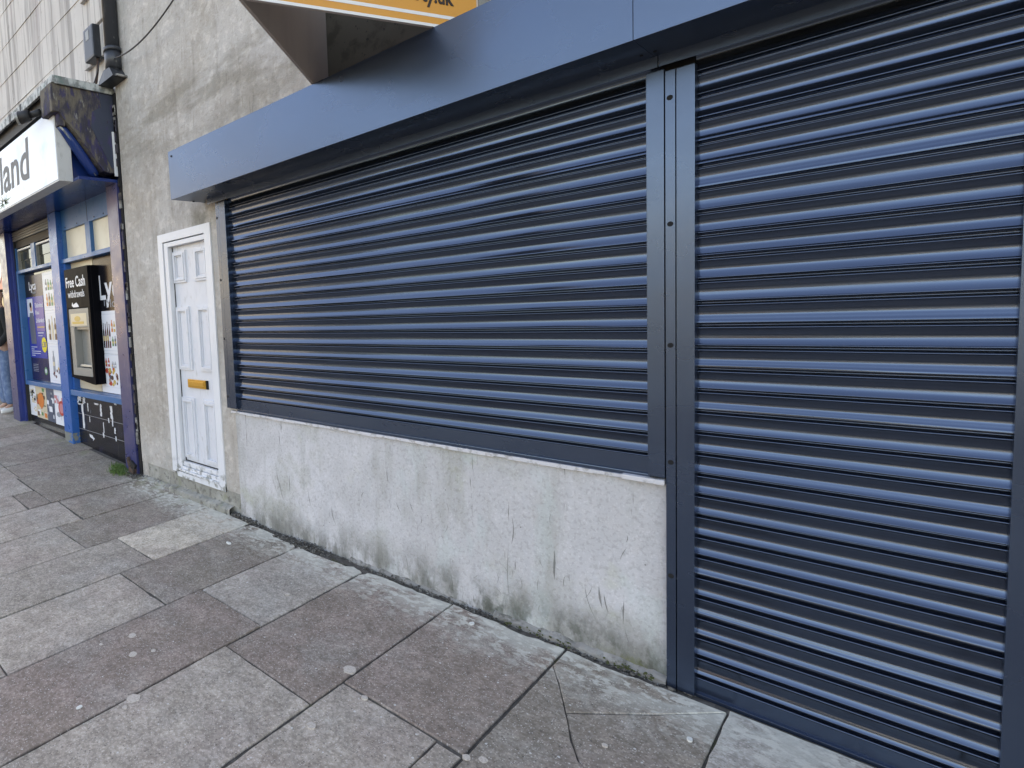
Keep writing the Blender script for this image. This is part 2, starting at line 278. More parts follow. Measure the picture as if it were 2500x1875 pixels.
def rough_wall(b, x0, x1, z0, z1, holes, y, m, step=.06, amp=.004, thick=.25):
    """front skin with openings, gently uneven, plus reveals"""
    xs = sorted({x0, x1, *[h[0] for h in holes], *[h[1] for h in holes]}); zs = sorted({z0, z1, *[h[2] for h in holes], *[h[3] for h in holes]})
    def sub(l):
        o = []
        for a, c in zip(l, l[1:]):
            n = max(1, int(round((c - a) / step))); o += [a + (c - a) * k / n for k in range(n)]
        return o + [l[-1]]
    X, Z = sub(xs), sub(zs); g = {}; i = b.mi(m)
    inh = lambda x, z: any(h[0] < x < h[1] and h[2] < z < h[3] for h in holes)
    def V(a, c):
        if (a, c) not in g:
            x, z = X[a], Z[c]; d = noise.noise(Vector((x * 1.3, z * 1.3, 4))) * amp + noise.noise(Vector((x * 7, z * 7, 9))) * amp * .35
            g[a, c] = b.bm.verts.new((x, y + d, z))
        return g[a, c]
    for a in range(len(X) - 1):
        for c in range(len(Z) - 1):
            if inh((X[a] + X[a + 1]) / 2, (Z[c] + Z[c + 1]) / 2): continue
            f = b.bm.faces.new((V(a, c), V(a + 1, c), V(a + 1, c + 1), V(a, c + 1))); f.material_index = i; f.smooth = True
    for h in holes:
        yb = y + thick
        for q in (((h[0], y + .004, h[2]), (h[0], yb, h[2]), (h[0], yb, h[3]), (h[0], y + .004, h[3])), ((h[1], y + .004, h[2]), (h[1], yb, h[2]), (h[1], yb, h[3]), (h[1], y + .004, h[3])),
                  ((h[0], y + .004, h[3]), (h[1], y + .004, h[3]), (h[1], yb, h[3]), (h[0], yb, h[3])), ((h[0], y + .004, h[2]), (h[1], y + .004, h[2]), (h[1], yb, h[2]), (h[0], yb, h[2]))):
            b.face(q, m)

def zg(x): return .01 + max(0, -(x + 3.9)) * .046

# ------------------------------------------------------------------ ground, road, pavement
b = MB(); b.face([(-400, -400, -.35), (400, -400, -.35), (400, 400, -.35), (-400, 400, -.35)], 'ground'); tag(b.build('ground'), kind='structure')
b = MB(); b.face([(-120, -12.0, -.13), (60, -12.0, -.13), (60, -4.1, -.13), (-120, -4.1, -.13)], 'asphalt'); tag(b.build('road'), kind='structure')
b = MB()
for yy in (-4.35, -4.55): b.face([(-120, yy - .05, -.126), (60, yy - .05, -.126), (60, yy + .05, -.126), (-120, yy + .05, -.126)], 'yellow')
tag(b.build('road_markings'), kind='structure')
b = MB(); b.box(-120, 60, -4.1, -3.96, -.3, -.005, 'kerb', bev=.012); b.box(-120, 60, -12.14, -12.0, -.3, -.005, 'kerb', bev=.012); tag(b.build('kerb'), kind='structure')
b = MB(); b.box(-120, 60, -15, -12.14, -.3, -.01, 'kerb'); tag(b.build('far_pavement'), kind='structure')
# bedding below the slabs follows the fall of the pavement
b = MB()
XS = [60, -3.9, -40, -120]
for xa, xb in zip([-120, -40, -3.9], [-40, -3.9, 60]):
    za, zb = zg(max(xa, -40)) - .008, zg(max(xb, -40)) - .008
    b.face([(xa, -3.96, za), (xb, -3.96, zb), (xb, .4, zb), (xa, .4, za)], 'dirt')
tag(b.build('pavement_bedding'), kind='structure')

bm = bmesh.new(); cl = bm.loops.layers.float_color.new('tone')
G1, G2, G3, G4 = (.37, .335, .30), (.44, .395, .355), (.305, .25, .222), (.285, .25, .218)
GW = (.66, .60, .52); GB = (.41, .375, .345)
def slab(pts, tone, jit=.0022, drop=0.0):
    """pts: list of (x,y) corners; gaps and chipped edges made here"""
    c = Vector((sum(p[0] for p in pts) / len(pts), sum(p[1] for p in pts) / len(pts)))
    P = []; n = len(pts)
    for i in range(n):
        a, d = Vector(pts[i]), Vector(pts[(i + 1) % n]); k = max(2, int((d - a).length / .035))
        for j in range(k):
            p = a.lerp(d, j / k); q = (c - p); 
            nn = Vector((-(d - a).y, (d - a).x)).normalized()
            if nn.dot(q) < 0: nn = -nn
            w = (.0028 if jit > .0015 else .0010) + abs(noise.noise(Vector((p.x * 9, p.y * 9, 1)))) * jit * 3.0 + random.uniform(0, jit) * .5
            if p.y > -.09 and -3.3 < p.x < -.62: w += max(0, .006 + .022 * noise.noise(Vector((p.x * 6, 3, 3))) + .010 * noise.noise(Vector((p.x * 25, 5, 3)))) + (.03 if -2.62 < p.x < -2.0 else 0)
            if noise.noise(Vector((p.x * 3.1, p.y * 3.1, 7))) > .36: w += random.uniform(0, .004)
            if j == 0:
                pr_ = Vector(pts[i - 1]); n2 = Vector((-(a - pr_).y, (a - pr_).x)).normalized()
                if n2.dot(q) < 0: n2 = -n2
                p = p + n2 * w + nn * w
            else: p = p + nn * w
            P.append(p)
    tl = random.uniform(-.0015, .0015) - drop; sx_, sy_ = random.uniform(-.0025, .0025), random.uniform(-.0025, .0025)
    def z(p, d=0): return zg(p.x) + tl + (p.x - c.x) * sx_ + (p.y - c.y) * sy_ - d
    top = [bm.verts.new((*(p + (c - p).normalized() * .004), z(p))) for p in P]; mid = [bm.verts.new((*p, z(p, .0035))) for p in P]; bot = [bm.verts.new((*p, z(p, .03))) for p in P]
    fs = [bm.faces.new(top)]
    for A, B in ((top, mid), (mid, bot)):
        for i in range(len(P)): fs.append(bm.faces.new((A[i], B[i], B[(i + 1) % len(P)], A[(i + 1) % len(P)])))
    v = random.uniform(.95, 1.05) * .82
    for f in fs:
        for l in f.loops: l[cl] = (tone[0] * v * 1.04, tone[1] * v, tone[2] * v * .94, 1)
def rect(x0, x1, y0, y1, tone, **k): slab([(x0, y0), (x1, y0), (x1, y1), (x0, y1)], tone, **k)
F = .03   # slabs run under the plinth at far left, stop short of it near the shutters
rect(-3.355, -2.885, -.83, -.035, GW); rect(-3.355, -2.885, -1.78, -.83, G1); rect(-3.355, -2.885, -2.75, -1.78, G4)
rect(-2.885, -2.39, -1.06, -.045, G4); rect(-2.885, -2.39, -1.865, -1.06, G2); rect(-2.885, -2.39, -2.8, -1.865, G1)
rect(-2.39, -1.91, -.84, -.055, GB); rect(-2.39, -1.91, -2.35, -.84, G3)
rect(-1.91, -1.405, -1.06, -.05, G3); rect(-1.91, -1.405, -2.1, -1.06, G2)
rect(-1.405, -.91, -.875, -.05, G3)
slab([(-1.405, -.875), (-1.0, -.875), (-1.0, -1.9), (-1.405, -1.9)], G2); slab([(-1.0, -.885), (-.91, -.885), (-.91, -1.9), (-1.0, -1.9)], G2)
slab([(-.905, -.06), (-.41, -.055), (-.57, -.24), (-.77, -.44), (-.85, -.29), (-.905, -.20)], G4, jit=.0006)
slab([(-.41, -.055), (-.41, -1.0), (-.63, -.66), (-.66, -.64), (-.71, -.56), (-.77, -.44), (-.57, -.24)], G4, jit=.0006)
slab([(-.905, -.20), (-.85, -.29), (-.77, -.44), (-.71, -.56), (-.66, -.64), (-.63, -.66), (-.41, -1.0), (-.905, -1.0)], G4, jit=.0009)
rect(-.905, -.41, -1.9, -1.0, G1)
rect(-.41, .08, -.9, -.028, (.47, .455, .435)); rect(-.41, .08, -1.9, -.9, G1)
rect(-3.86, -3.355, -1.05, F, G4); slab([(-3.86, -1.05), (-3.86, -2.0), (-3.355, -2.0), (-3.355, -1.05)], G2)
rect(-4.34, -3.865, -.83, F, G4)
slab([(-4.34, -.83), (-4.01, -.84), (-3.93, -1.17), (-3.88, -1.2), (-3.87, -1.95), (-4.34, -1.95)], G2)
slab([(-4.01, -.84), (-3.86, -.84), (-3.86, -1.95), (-3.87, -1.95), (-3.88, -1.2), (-3.93, -1.17)], G2)
rect(-5.16, -4.36, -.88, F, G4); slab([(-4.72, -.88), (-4.36, -.88), (-4.34, -1.07), (-4.72, -1.07)], G4)
rect(-5.57, -5.16, -.86, F, G4)
rect(-5.16, -4.73, -1.9, -.89, GB); rect(-4.73, -4.34, -1.9, -1.07, G2); rect(-5.57, -5.16, -1.9, -.86, G1)
rect(-6.35, -5.58, -.86, .1, G4); rect(-6.35, -5.58, -1.8, -.86, G1)
rect(-6.74, -6.35, -.9, .1, G1); rect(-6.74, -6.35, -1.8, -.9, G4)
x = -6.74; k = 0
while x > -40:
    w = random.choice((.5, .62, .74)); y = .1 if x > -7.2 else .9; e = -.25 if k % 2 else -.02
    for d in (.7, .85, .9, .9): rect(x - w, x, e - d, y if e > -.3 and y > e else e, random.choice((G1, G4, G4, G2))); y = e = e - d
    x -= w; k += 1
# the rest of the pavement outside the picture
for x0, x1, ys in ((-3.355, -2.885, -2.75), (-2.885, -2.39, -2.8), (-2.39, -1.91, -2.35), (-1.91, -1.405, -2.1), (-1.405, -.905, -1.9), (-.905, -.41, -1.9), (-.41, .08, -1.9), (-3.86, -3.355, -2.0), (-4.34, -3.865, -1.95),
                   (-4.73, -4.34, -1.9), (-5.16, -4.73, -1.9), (-5.57, -5.16, -1.9), (-6.35, -5.58, -1.8), (-6.74, -6.35, -1.8)):
    y = ys
    while y > -3.9: d = random.choice((.8, .9, 1.0)); rect(x0, x1, max(-3.95, y - d), y, random.choice((G1, G2, G3, G4))); y -= d
x = .08; k = 0
while x < 8:
    y = -.028
    for d in ((.85, 1.0, 1.0, 1.0) if k % 2 else (1.05, 1.0, 1.0, .8)): rect(x, x + .49, y - d, y, random.choice((G1, G2, G3, G4))); y -= d
    x += .49; k += 1
bmesh.ops.recalc_face_normals(bm, faces=bm.faces)
me = bpy.data.meshes.new('pavement'); bm.to_mesh(me); bm.free(); me.materials.append(M['slab'])
tag(tag(bpy.data.objects.new('pavement', me)), kind='structure'); COL.objects.link(bpy.data.objects['pavement'])
# trodden gum and paper scraps
def gumspot(x, y, r, m, label, cat, name, sx=1.0, group=None):
    b = MB(); n = 14; pts = [(x + r * sx * math.cos(6.2832 * a / n) * random.uniform(.82, 1.1), y + r * math.sin(6.2832 * a / n) * random.uniform(.82, 1.1)) for a in range(n)]
    z = zg(x) + .003; b.prism(pts, 'z', z - .008, z + (0 if m == 'gum' else .002), m); tag(b.build(name), label, cat, group)
gumspot(-1.43, -.80, .026, 'gum', 'largest pale gum blob, right on the joint corner in the foreground', 'chewing gum', 'chewing_gum')
gumspot(-1.89, -1.54, .026, 'gum', 'flat grey gum disc straddling the long dark joint, lower left', 'chewing gum', 'chewing_gum')
gumspot(-1.33, -1.14, .017, 'gum', 'round grey gum spot alone on the slab at the bottom middle', 'chewing gum', 'chewing_gum')
gumspot(-2.27, -1.33, .019, 'gum', 'upper of the two biggest gum spots on the long reddish slab', 'chewing gum', 'chewing_gum')
gumspot(-2.14, -1.40, .019, 'gum', 'lower of the two biggest gum spots on the long reddish slab', 'chewing gum', 'chewing_gum')
GG = 'small pale specks trodden into the slabs'
for x, y, r in ((-2.31, -1.47, .009), (-2.1, -1.32, .011), (-1.87, -1.59, .010), (-2.03, -.55, .012), (-1.29, -.89, .012), (-2.37, -.53, .008), (-.90, -.88, .013), (-.86, -.85, .014), (-.63, -.51, .009)):
    gumspot(x, y, r, 'gum', 'small pale speck trodden into a paving slab', 'chewing gum', 'chewing_gum', group=GG)
gumspot(-1.26, -.15, .013, 'litter', 'white paper scrap on the slab close to the pale wall', 'litter', 'paper_scrap', sx=.8)
gumspot(-1.99, -1.72, .013, 'litter', 'long white scrap on the reddish slab, lowest at left', 'litter', 'paper_scrap', sx=.6)
gumspot(-.46, -.29, .011, 'litter', 'white scrap on the cracked slab before the door shutter', 'litter', 'paper_scrap', sx=.7)
gumspot(-2.74, -.36, .010, 'litter', 'thin white scrap on the brown slab beside the whitish slab', 'litter', 'paper_scrap', sx=2.2)

# ------------------------------------------------------------------ our shop building
XR, XL, TOP = 6.0, -4.40, 8.6
bld = root('shop_building', (-1, .2, 0), 'grey cement rendered building behind the dark shutters', 'building')
b = MB()
rough_wall(b, XL, -2.995, .17, TOP, [(-3.86, -3.20, .17, 2.10)], 0, 'render_up')
rough_wall(b, -2.995, XR, .80, TOP, [(-2.995, -.64, .80, 2.30), (-.55, .18, .80, 2.30)], 0.001, 'render_up')
rough_wall(b, XL, -3.02, -.3, .17, [], .002, 'step_cement', amp=.012)
rough_wall(b, .18, XR, -.3, .80, [], 0.001, 'render_up')
b.box(XL, XR, .26, 8, -.3, TOP - .004, 'render_up')
b.box(-4.398, -4.30, .004, .26, -.3, TOP, 'render_up')
b.build('wall', bld)
b = MB(); rough_wall(b, -3.02, -.582, -.3, .775, [], -.010, 'render_low', step=.03, amp=.006)
b.box(-3.02, -.582, -.008, .2, -.3, .770, 'render_low'); wp = b.build('pale_wall_panel', bld)
def wall_y(x, z): return -.010 + noise.noise(Vector((x * 1.3, z * 1.3, 4))) * .006 + noise.noise(Vector((x * 7, z * 7, 9))) * .006 * .35
random.seed(17); b = MB()
def scratch(x, z, ln, a, w, cv):
    n = 7; P = [(x + math.sin(a + cv * (k / n - .5)) * ln * (k / n - .5), z + math.cos(a + cv * (k / n - .5)) * ln * (k / n - .5)) for k in range(n + 1)]; i = b.mi('hole_soft'); pv = None
    for k, (px, pz) in enumerate(P):
        h = w * math.sin(math.pi * (k + .25) / (n + .5)) * random.uniform(.6, 1.2); y = wall_y(px, pz) - .0012
        row = [b.bm.verts.new((px - h, y, pz)), b.bm.verts.new((px + h, y, pz))]
        if pv: f = b.bm.faces.new((pv[0], pv[1], row[1], row[0])); f.material_index = i
        pv = row
for q in ((-2.62, .36, .16, -.25, .0022, .3), (-2.60, .30, .12, -.2, .0028, .2), (-2.66, .33, .18, -.35, .0012, .3), (-2.35, .30, .11, -.15, .002, .2), (-2.17, .24, .12, -.25, .0025, .4), (-1.95, .42, .05, .4, .0022, .6), (-1.78, .56, .07, -.05, .0025, .1), (-1.72, .40, .06, -.5, .002, .2),
          (-1.64, .42, .06, -.35, .002, .1), (-1.15, .52, .09, .02, .0015, .1), (-1.13, .44, .13, .03, .0022, -.25), (-1.16, .23, .26, .0, .0010, .1), (-.80, .26, .09, -.12, .0035, .15), (-.78, .24, .07, -.2, .003, .1), (-.84, .22, .16, -.3, .0012, .3), (-.70, .10, .13, -.3, .0022, .1), (-.93, .28, .05, .1, .0015, .3), (-1.02, .33, .05, -.3, .0012, .5)): scratch(*q)
for _ in range(60): scratch(random.uniform(-2.95, -.62), random.uniform(.06, .60) ** 1.15, random.uniform(.015, .075), random.gauss(-.1, .45), random.uniform(.0005, .0014), random.uniform(-.6, .6))
tag(b.build('scratch_marks', wp, recalc=False), kind='stuff')
# broken plaster lip along the foot of the wall
b = MB()
def lip(x0, x1, yo, z0, z1, m):
    n = max(4, int((x1 - x0) / .02)); i = b.mi(m); prev = None
    for k in range(n + 1):
        x = x0 + (x1 - x0) * k / n; e = noise.noise(Vector((x * 14, 3, 1))) ; e2 = noise.noise(Vector((x * 33, 8, 2)))
        y = yo - .012 * e - .005 * e2; zt = z1 + .010 * e2 + .008 * e
        row = [b.bm.verts.new(p) for p in ((x, y, z0), (x, y - .002, zt - .008), (x, y + .008, zt), (x, .0, zt + .012))]
        if prev:
            for a in range(3): f = b.bm.faces.new((prev[a], row[a], row[a + 1], prev[a + 1])); f.material_index = i
        prev = row
b.bm.free()
for q in ((-1.22, -.584, -.030, -.02, .030, 'filler'), (-2.05, -1.35, -.022, -.02, .018, 'filler'), (-3.9, -3.1, -.05, -.02, .055, 'step_cement'), (-4.39, -3.9, -.03, -.02, .035, 'step_cement')):
    b = MB(); lip(*q); b.build('plaster_plinth', bld)
# rubble in the gap at the foot of the wall
b = MB(); 
def pebble(x, y, z, r, m):
    q = bmesh.new(); bmesh.ops.create_icosphere(q, subdivisions=1, radius=1)
    sc = Vector((random.uniform(.7, 1.5), random.uniform(.6, 1.2), random.uniform(.4, .8))) * r; rt = Matrix.Rotation(random.uniform(0, 6), 4, 'Z')
    for v in q.verts: v.co = rt @ Vector((v.co.x * sc.x, v.co.y * sc.y, v.co.z * sc.z)) * random.uniform(.8, 1.15) + Vector((x, y, z))
    b.add(q, m)
for _ in range(2600):
    x = random.uniform(-3.15, -.50); dn = noise.noise(Vector((x * 2.3, 1, 5)))
    if random.random() > .55 + dn: continue
    w = .05 if x > -2.9 else .035
    if -2.62 < x < -2.0: w = .10
    pebble(x, -random.uniform(.008, w), random.uniform(0, .014) + (.01 if dn > .2 else 0), random.choice((.002, .003, .004, .004, .006, .009)), 'gravel')
for _ in range(200): pebble(random.uniform(-3.1, -2.85), -random.uniform(.01, .05), random.uniform(.005, .03), random.uniform(.004, .012), 'gravel')
for _ in range(130): pebble(random.uniform(-4.62, -4.36), -random.uniform(.0, .12), zg(-4.5) + random.uniform(.0, .012), random.uniform(.003, .010), 'gravel')
for _ in range(90):
    x = random.choice((random.uniform(-.78, -.62), random.uniform(-1.2, -.9))); pebble(x, -random.uniform(.02, .05), random.uniform(.008, .03), random.uniform(.003, .007), 'moss')
tag(b.build('wall_foot_debris'), 'dark rubble, dirt and moss along the foot of the wall', 'debris', kind='stuff')

# door ------------------------------------------------------------
door = MB(); door.box(-3.748, -3.272, .045, .075, .292, 2.012, 'upvc_leaf'); door = door.build('front_door', bld)
tag(door, 'white six-panel plastic door with brass letter plate')
b = MB()
for x0, x1, z0, z1 in ((-3.879, -3.812, .19, 2.12), (-3.812, -3.258, 2.055, 2.12), (-3.258, -3.184, .155, 2.12)): b.box(x0, x1, -.012, .03, z0, z1, 'upvc', bev=.003)
b.box(-3.812, -3.184, -.0121, .03, .155, .197, 'upvc', bev=.003)
b.build('door_trim', door)
b = MB()
b.box(-3.806, -3.752, -.004, .075, .20, 2.048, 'upvc', bev=.004); b.box(-3.752, -3.262, -.0035, .075, 2.012, 2.048, 'upvc', bev=.004); b.box(-3.268, -3.258, -.0030, .075, .20, 2.048, 'upvc', bev=.002)
b.build('door_frame', door)
one('threshold', door, lambda b: [b.box(-3.752, -3.268, .0, .075, .20, .245, 'upvc', bev=.006), b.box(-3.80, -3.27, -.022, .01, .205, .222, 'upvc', bev=.006, rot=Matrix.Rotation(R(1.5), 4, 'Y')), b.box(-3.745, -3.275, .012, .07, .248, .285, 'upvc', bev=.006)])
one('seal', door, lambda b: [b.box(-3.752, -3.748, .038, .07, .29, 2.008, 'seal'), b.box(-3.750, -3.27, .038, .07, 2.0121, 2.016, 'seal'), b.box(-3.75, -3.27, .036, .07, .2855, .2915, 'seal'), b.box(-3.8115, -3.8065, .0, .05, .2, 2.05, 'seal')])
def mould(x0, x1, z0, z1, nm):
    b = MB(); y = .045
    for o, h in ((0, .015), (.017, .022), (.034, .008)):
        a = .017 if o < .03 else .010
        for q in ((x0 + o, x0 + o + a, z0 + o, z1 - o), (x1 - o - a, x1 - o, z0 + o, z1 - o), (x0 + o + a, x1 - o - a, z1 - o - a, z1 - o), (x0 + o + a, x1 - o - a, z0 + o, z0 + o + a)):
            b.box(q[0], q[1], y - h, y + .01, q[2], q[3], 'upvc_leaf', bev=.0028)
    b.box(x0 + .05, x1 - .05, y - .004, y + .01, z0 + .05, z1 - .05, 'upvc_leaf', bev=.003)
    b.build('door_panel', door)
for q in ((-3.745, -3.575, 1.725, 1.972), (-3.462, -3.290, 1.722, 1.972), (-3.745, -3.570, 1.035, 1.535), (-3.468, -3.290, 1.035, 1.535), (-3.745, -3.575, .315, .812), (-3.466, -3.290, .315, .812)): mould(*q, 0)
one('letter_plate', door, lambda b: [b.box(-3.635, -3.405, .026, .044, .897, .963, 'brass', bev=.004), b.box(-3.62, -3.42, .020, .027, .91, .95, 'brass', bev=.003), b.box(-3.405, -3.385, .035, .0445, .896, .962, 'hole')])

# ------------------------------------------------------------------ shutters
def curtain(b, x0, x1, gaps, zbot):
    """interlocking concave laths with rounded lips; every lath sits and curves a little differently"""
    gaps = list(gaps); n = 14; g = .0052; prof = [(.03, gaps[0] + .08, 0, 0)]; rnd = random.Random(int(x0 * 100))
    for i in range(len(gaps)):
        zt = gaps[i]; zb_ = gaps[i + 1] if i + 1 < len(gaps) else None
        prof += [(-.0112, zt + .0112, i, 1), (-.0126, zt + .0092, i, 1), (-.0112, zt + .0070, i, 1), (-.003, zt + g, i, 1), (.012, zt + g, i, 1), (.012, zt - g, i, 1), (-.006, zt - g, i, 1),
                 (-.0112, zt - .0064, i, 1), (-.0128, zt - .0086, i, 1), (-.0116, zt - .0108, i, 1), (-.0094, zt - .0122, i, 1)]
        if zb_ is None: break
        sag = .0064 * rnd.uniform(.82, 1.28); tl = rnd.uniform(-.0012, .0006); z0, z1 = zt - .0130, zb_ + .0122; dbl = rnd.random() < .3
        for k in range(n + 1):
            t_ = k / n; u = 2 * t_ - 1; y = -.0088 + (-.0014 + tl) * t_ + sag * (1 - u * u) + (.0007 * math.exp(-((t_ - .74) / .045) ** 2) * -1 if dbl else 0); prof.append((y, z0 + (z1 - z0) * t_, i, 1))
    nx = max(8, int((x1 - x0) / .07)); i_ = b.mi('slat'); cols_ = []
    for a in range(nx + 1):
        x = x0 + (x1 - x0) * a / nx
        cols_.append([b.bm.verts.new((x, y + (.00045 * noise.noise(Vector((x * 1.7, q * 2.3, 1))) + .0011 * noise.noise(Vector((x * .9, q * 5.1, 6))) * ((z * 13.1) % 1 - .5)) * w, z)) for y, z, q, w in prof])
    for A, B in zip(cols_, cols_[1:]):
        for k in range(len(prof) - 1):
            f = b.bm.faces.new((A[k], B[k], B[k + 1], A[k + 1])); f.material_index = i_; f.smooth = True
sw = root('roller_shutter', (-1.8, 0, .78), 'wide dark grey roller shutter closed over the shop window', 'roller shutter')
gw = [2.255 - .0 * 0] + [2.178 - .0769 * i for i in range(18)]
one('slat_curtain', sw, lambda b: curtain(b, -3.0, -.60, gw, .78))
def bar(b, x0, x1, zt, zb, d=.0):
    b.box(x0, x1, -.010, .014, zb + .014, zt - .006, 'steel', bev=.002); b.box(x0, x1, -.020, .014, zb, zb + .0145, 'steel', bev=.003)
one('bottom_bar', sw, lambda b: bar(b, -2.99, -.63, .871, .782))
def guide(b, x0, x1, z0, z1): b.box(x0, x1, -.036, .012, z0, z1, 'steel', bev=.0025)
one('guide_rail', sw, lambda b: guide(b, -3.040, -2.975, .80, 2.232)); one('guide_rail', sw, lambda b: guide(b, -.634, -.5835, .795, 2.225))
def flange(b, x0, x1, z0, z1, holes, y=-.034):
    b.box(x0, x1, y, .012, z0, z1, 'steel', bev=.0012)
    for hx, hz in holes: b.disc((hx, y + .0005, hz), .0088, 'hole', d=.001, n=16)
one('fixing_flange', sw, lambda b: flange(b, -3.078, -3.0435, .80, 2.232, [(-3.0865 + .022, 2.126), (-3.064, 1.70), (-3.064, 1.29), (-3.064, .88)]))
ds = root('roller_shutter', (-.2, 0, 0), 'dark grey roller shutter closed over the doorway, reaching the ground', 'roller shutter')
gd = [2.261] + [2.184 - .0764 * i for i in range(13)] + [2.184 - .0764 * 12 - .0742 * i for i in range(1, 17)]
one('slat_curtain', ds, lambda b: curtain(b, -.525, .165, gd, 0))
one('bottom_bar', ds, lambda b: bar(b, -.503, .14, .080, .004))
one('fixing_flange', ds, lambda b: flange(b, -.5805, -.5530, .012, 2.215, [(-.5675, 2.124), (-.567, 1.698), (-.567, 1.276), (-.567, .856), (-.567, .436)]))
one('guide_rail', ds, lambda b: guide(b, -.550, -.5005, .012, 2.215)); one('guide_rail', ds, lambda b: guide(b, .135, .187, .005, 2.215))
one('fixing_flange', ds, lambda b: flange(b, .190, .222, .005, 2.215, [(.206, 2.12), (.206, 1.70), (.206, 1.28), (.206, .86), (.206, .44)]))
# housing
hs = root('shutter_housing', (-1.5, -.14, 2.27), 'long glossy blue-grey metal box above both roller shutters', 'shutter box')
def hbox(x0, x1):
    b = MB(); y0, z0, z1 = -.285, 2.267, 2.588
    b.box(x0, x1, y0, y0 + .0022, z0, z1, 'steel', bev=.0008); b.box(x0, x1, y0 + .0022, .0, z0, z0 + .0022, 'steel'); b.box(x0, x1, y0 + .0022, .0, z1 - .0022, z1, 'steel')
    return b
b = hbox(-3.245, -.6030); b.box(-3.245, -3.2428, -.283, .0, 2.2692, 2.5858, 'steel'); b.build('cover_panel', hs)
hbox(-.6012, 2.2).build('cover_panel', hs)
one('end_plate', hs, lambda b: b.box(2.2, 2.2022, -.285, 0, 2.267, 2.588, 'steel'))
one('back_plate', hs, lambda b: b.box(-.60, -.505, -.010, -.006, 2.19, 2.2665, 'hole'))
one('inner_lip', hs, lambda b: [b.box(-3.13, -.5945, -.062, -.058, 2.229, 2.2668, 'steel'), b.box(-.5915, 2.19, -.062, -.058, 2.229, 2.2668, 'steel')])
for x, y, z, ax in ((-3.205, -.2875, 2.551, 'y'), (-.625, 0, 0, 'z'), (-.588, 0, 0, 'z')):
    b = MB()
    if ax == 'y': b.disc((x, y + .002, z), .007, 'screw', d=.004, n=8); b.disc((x, y - .002, z), .004, 'hole', d=.001, n=4)
    else: b.prism([(x + .005 * math.cos(a), -.115 + .005 * math.sin(a)) for a in [k * .785 for k in range(8)]], 'z', 2.2635, 2.2668, 'screw')
    b.build('screw', hs)
one('screw', hs, lambda b: b.prism([(-3.222 + .007 * math.cos(a), -.11 + .007 * math.sin(a)) for a in [k * .785 for k in range(8)]], 'z', 2.2615, 2.2668, 'hole'))
# sill
sl_ = root('window_sill', (-1.8, 0, .77), 'chipped white painted sill strip under the wide shutter', 'sill')
b = MB(); xx = -3.05
while xx < -.66: w = random.uniform(.03, .10); b.box(xx, min(xx + w + .002, -.65), -.024 - random.uniform(0, .0035), .0, .7655 + random.uniform(-.003, .003), .7805, 'sill', bev=.0015); xx += w
b.box(-.715, -.5850, -.042, .0, .768, .7865, 'sill', bev=.004); b.build('sill_strip', sl_)

# ------------------------------------------------------------------ V-shaped agency board
ZB, ZT = 2.590, 3.25
A_, B_, C_ = Vector((-1.536, -1.118)), Vector((-2.075, 0.0)), Vector((-1.1875, .001))
vb = root('agency_board', (-1.65, -.4, ZB), 'orange and white V-shaped property agency board over the shutter box', 'sign')
def vpanel(P, Q, th, m, name, inward):
    d = (Q - P).normalized(); n = Vector((-d.y, d.x)) * (1 if inward else -1)
    b = MB(); b.prism([P, Q, Q + n * th, P + n * th], 'z', ZB, ZT, m); return b.build(name, vb)
vpanel(A_, B_, .012, 'board_back', 'side_board', False)
d = (C_ - A_).normalized(); n = Vector((d.y, -d.x))   # outward = towards camera (+x side)
b = MB()
A2, C2 = A_ + n * .0, C_ + n * .0
b.prism([A2, C2, C2 - n * .012, A2 - n * .012], 'z', ZB, ZT, 'board_back')
def strip(z0, z1, m, off=.002, s0=0.0, s1=1.0):
    P, Q = A2.lerp(C2, s0) , A2.lerp(C2, s1); b.prism([P, Q, Q + n * off, P + n * off], 'z', z0, z1, m)
strip(ZB, ZB + .011, 'white'); strip(ZB + .011, ZT, 'orange', s1=.94); strip(ZB + .037, ZB + .050, 'white', .003, s1=.94)
b.build('printed_board', vb)
b = MB(); ang = math.atan2(d.y, d.x); rt = Matrix.Rotation(ang, 4, 'Z') @ Matrix.Rotation(R(90), 4, 'X')
P0 = A2.lerp(C2, .672) + n * .0035
b.text('rty.uk', P0.x, P0.y, ZB + .094, .085, 'ink', off=.002, rot=rt, width=.192); b.build('lettering', vb)
one('dark_backing', vb, lambda b: b.box(-2.073, -1.19, -.006, .0, ZB - .0, ZT, 'wall_shade'))  # added sheet on the wall; shade inside the V is put into its colour
one('edge_bead', vb, lambda b: b.box(-2.083, -2.075, -.012, 0, ZB + .001, ZT, 'white'))
b = MB(); P = A2.lerp(C2, .950); Q = A2.lerp(C2, .995); b.prism([P + n * .002, Q + n * .002, Q + n * .006, P + n * .006], 'z', ZB + .06, ZT, 'gray_metal'); b.tube([(*(A2.lerp(C2, .972) + n * .006), ZB + .18), (*(A2.lerp(C2, .972) + n * .012), ZB + .18)], .010, 'screw', n=12)
b.build('fixing_plate', vb)

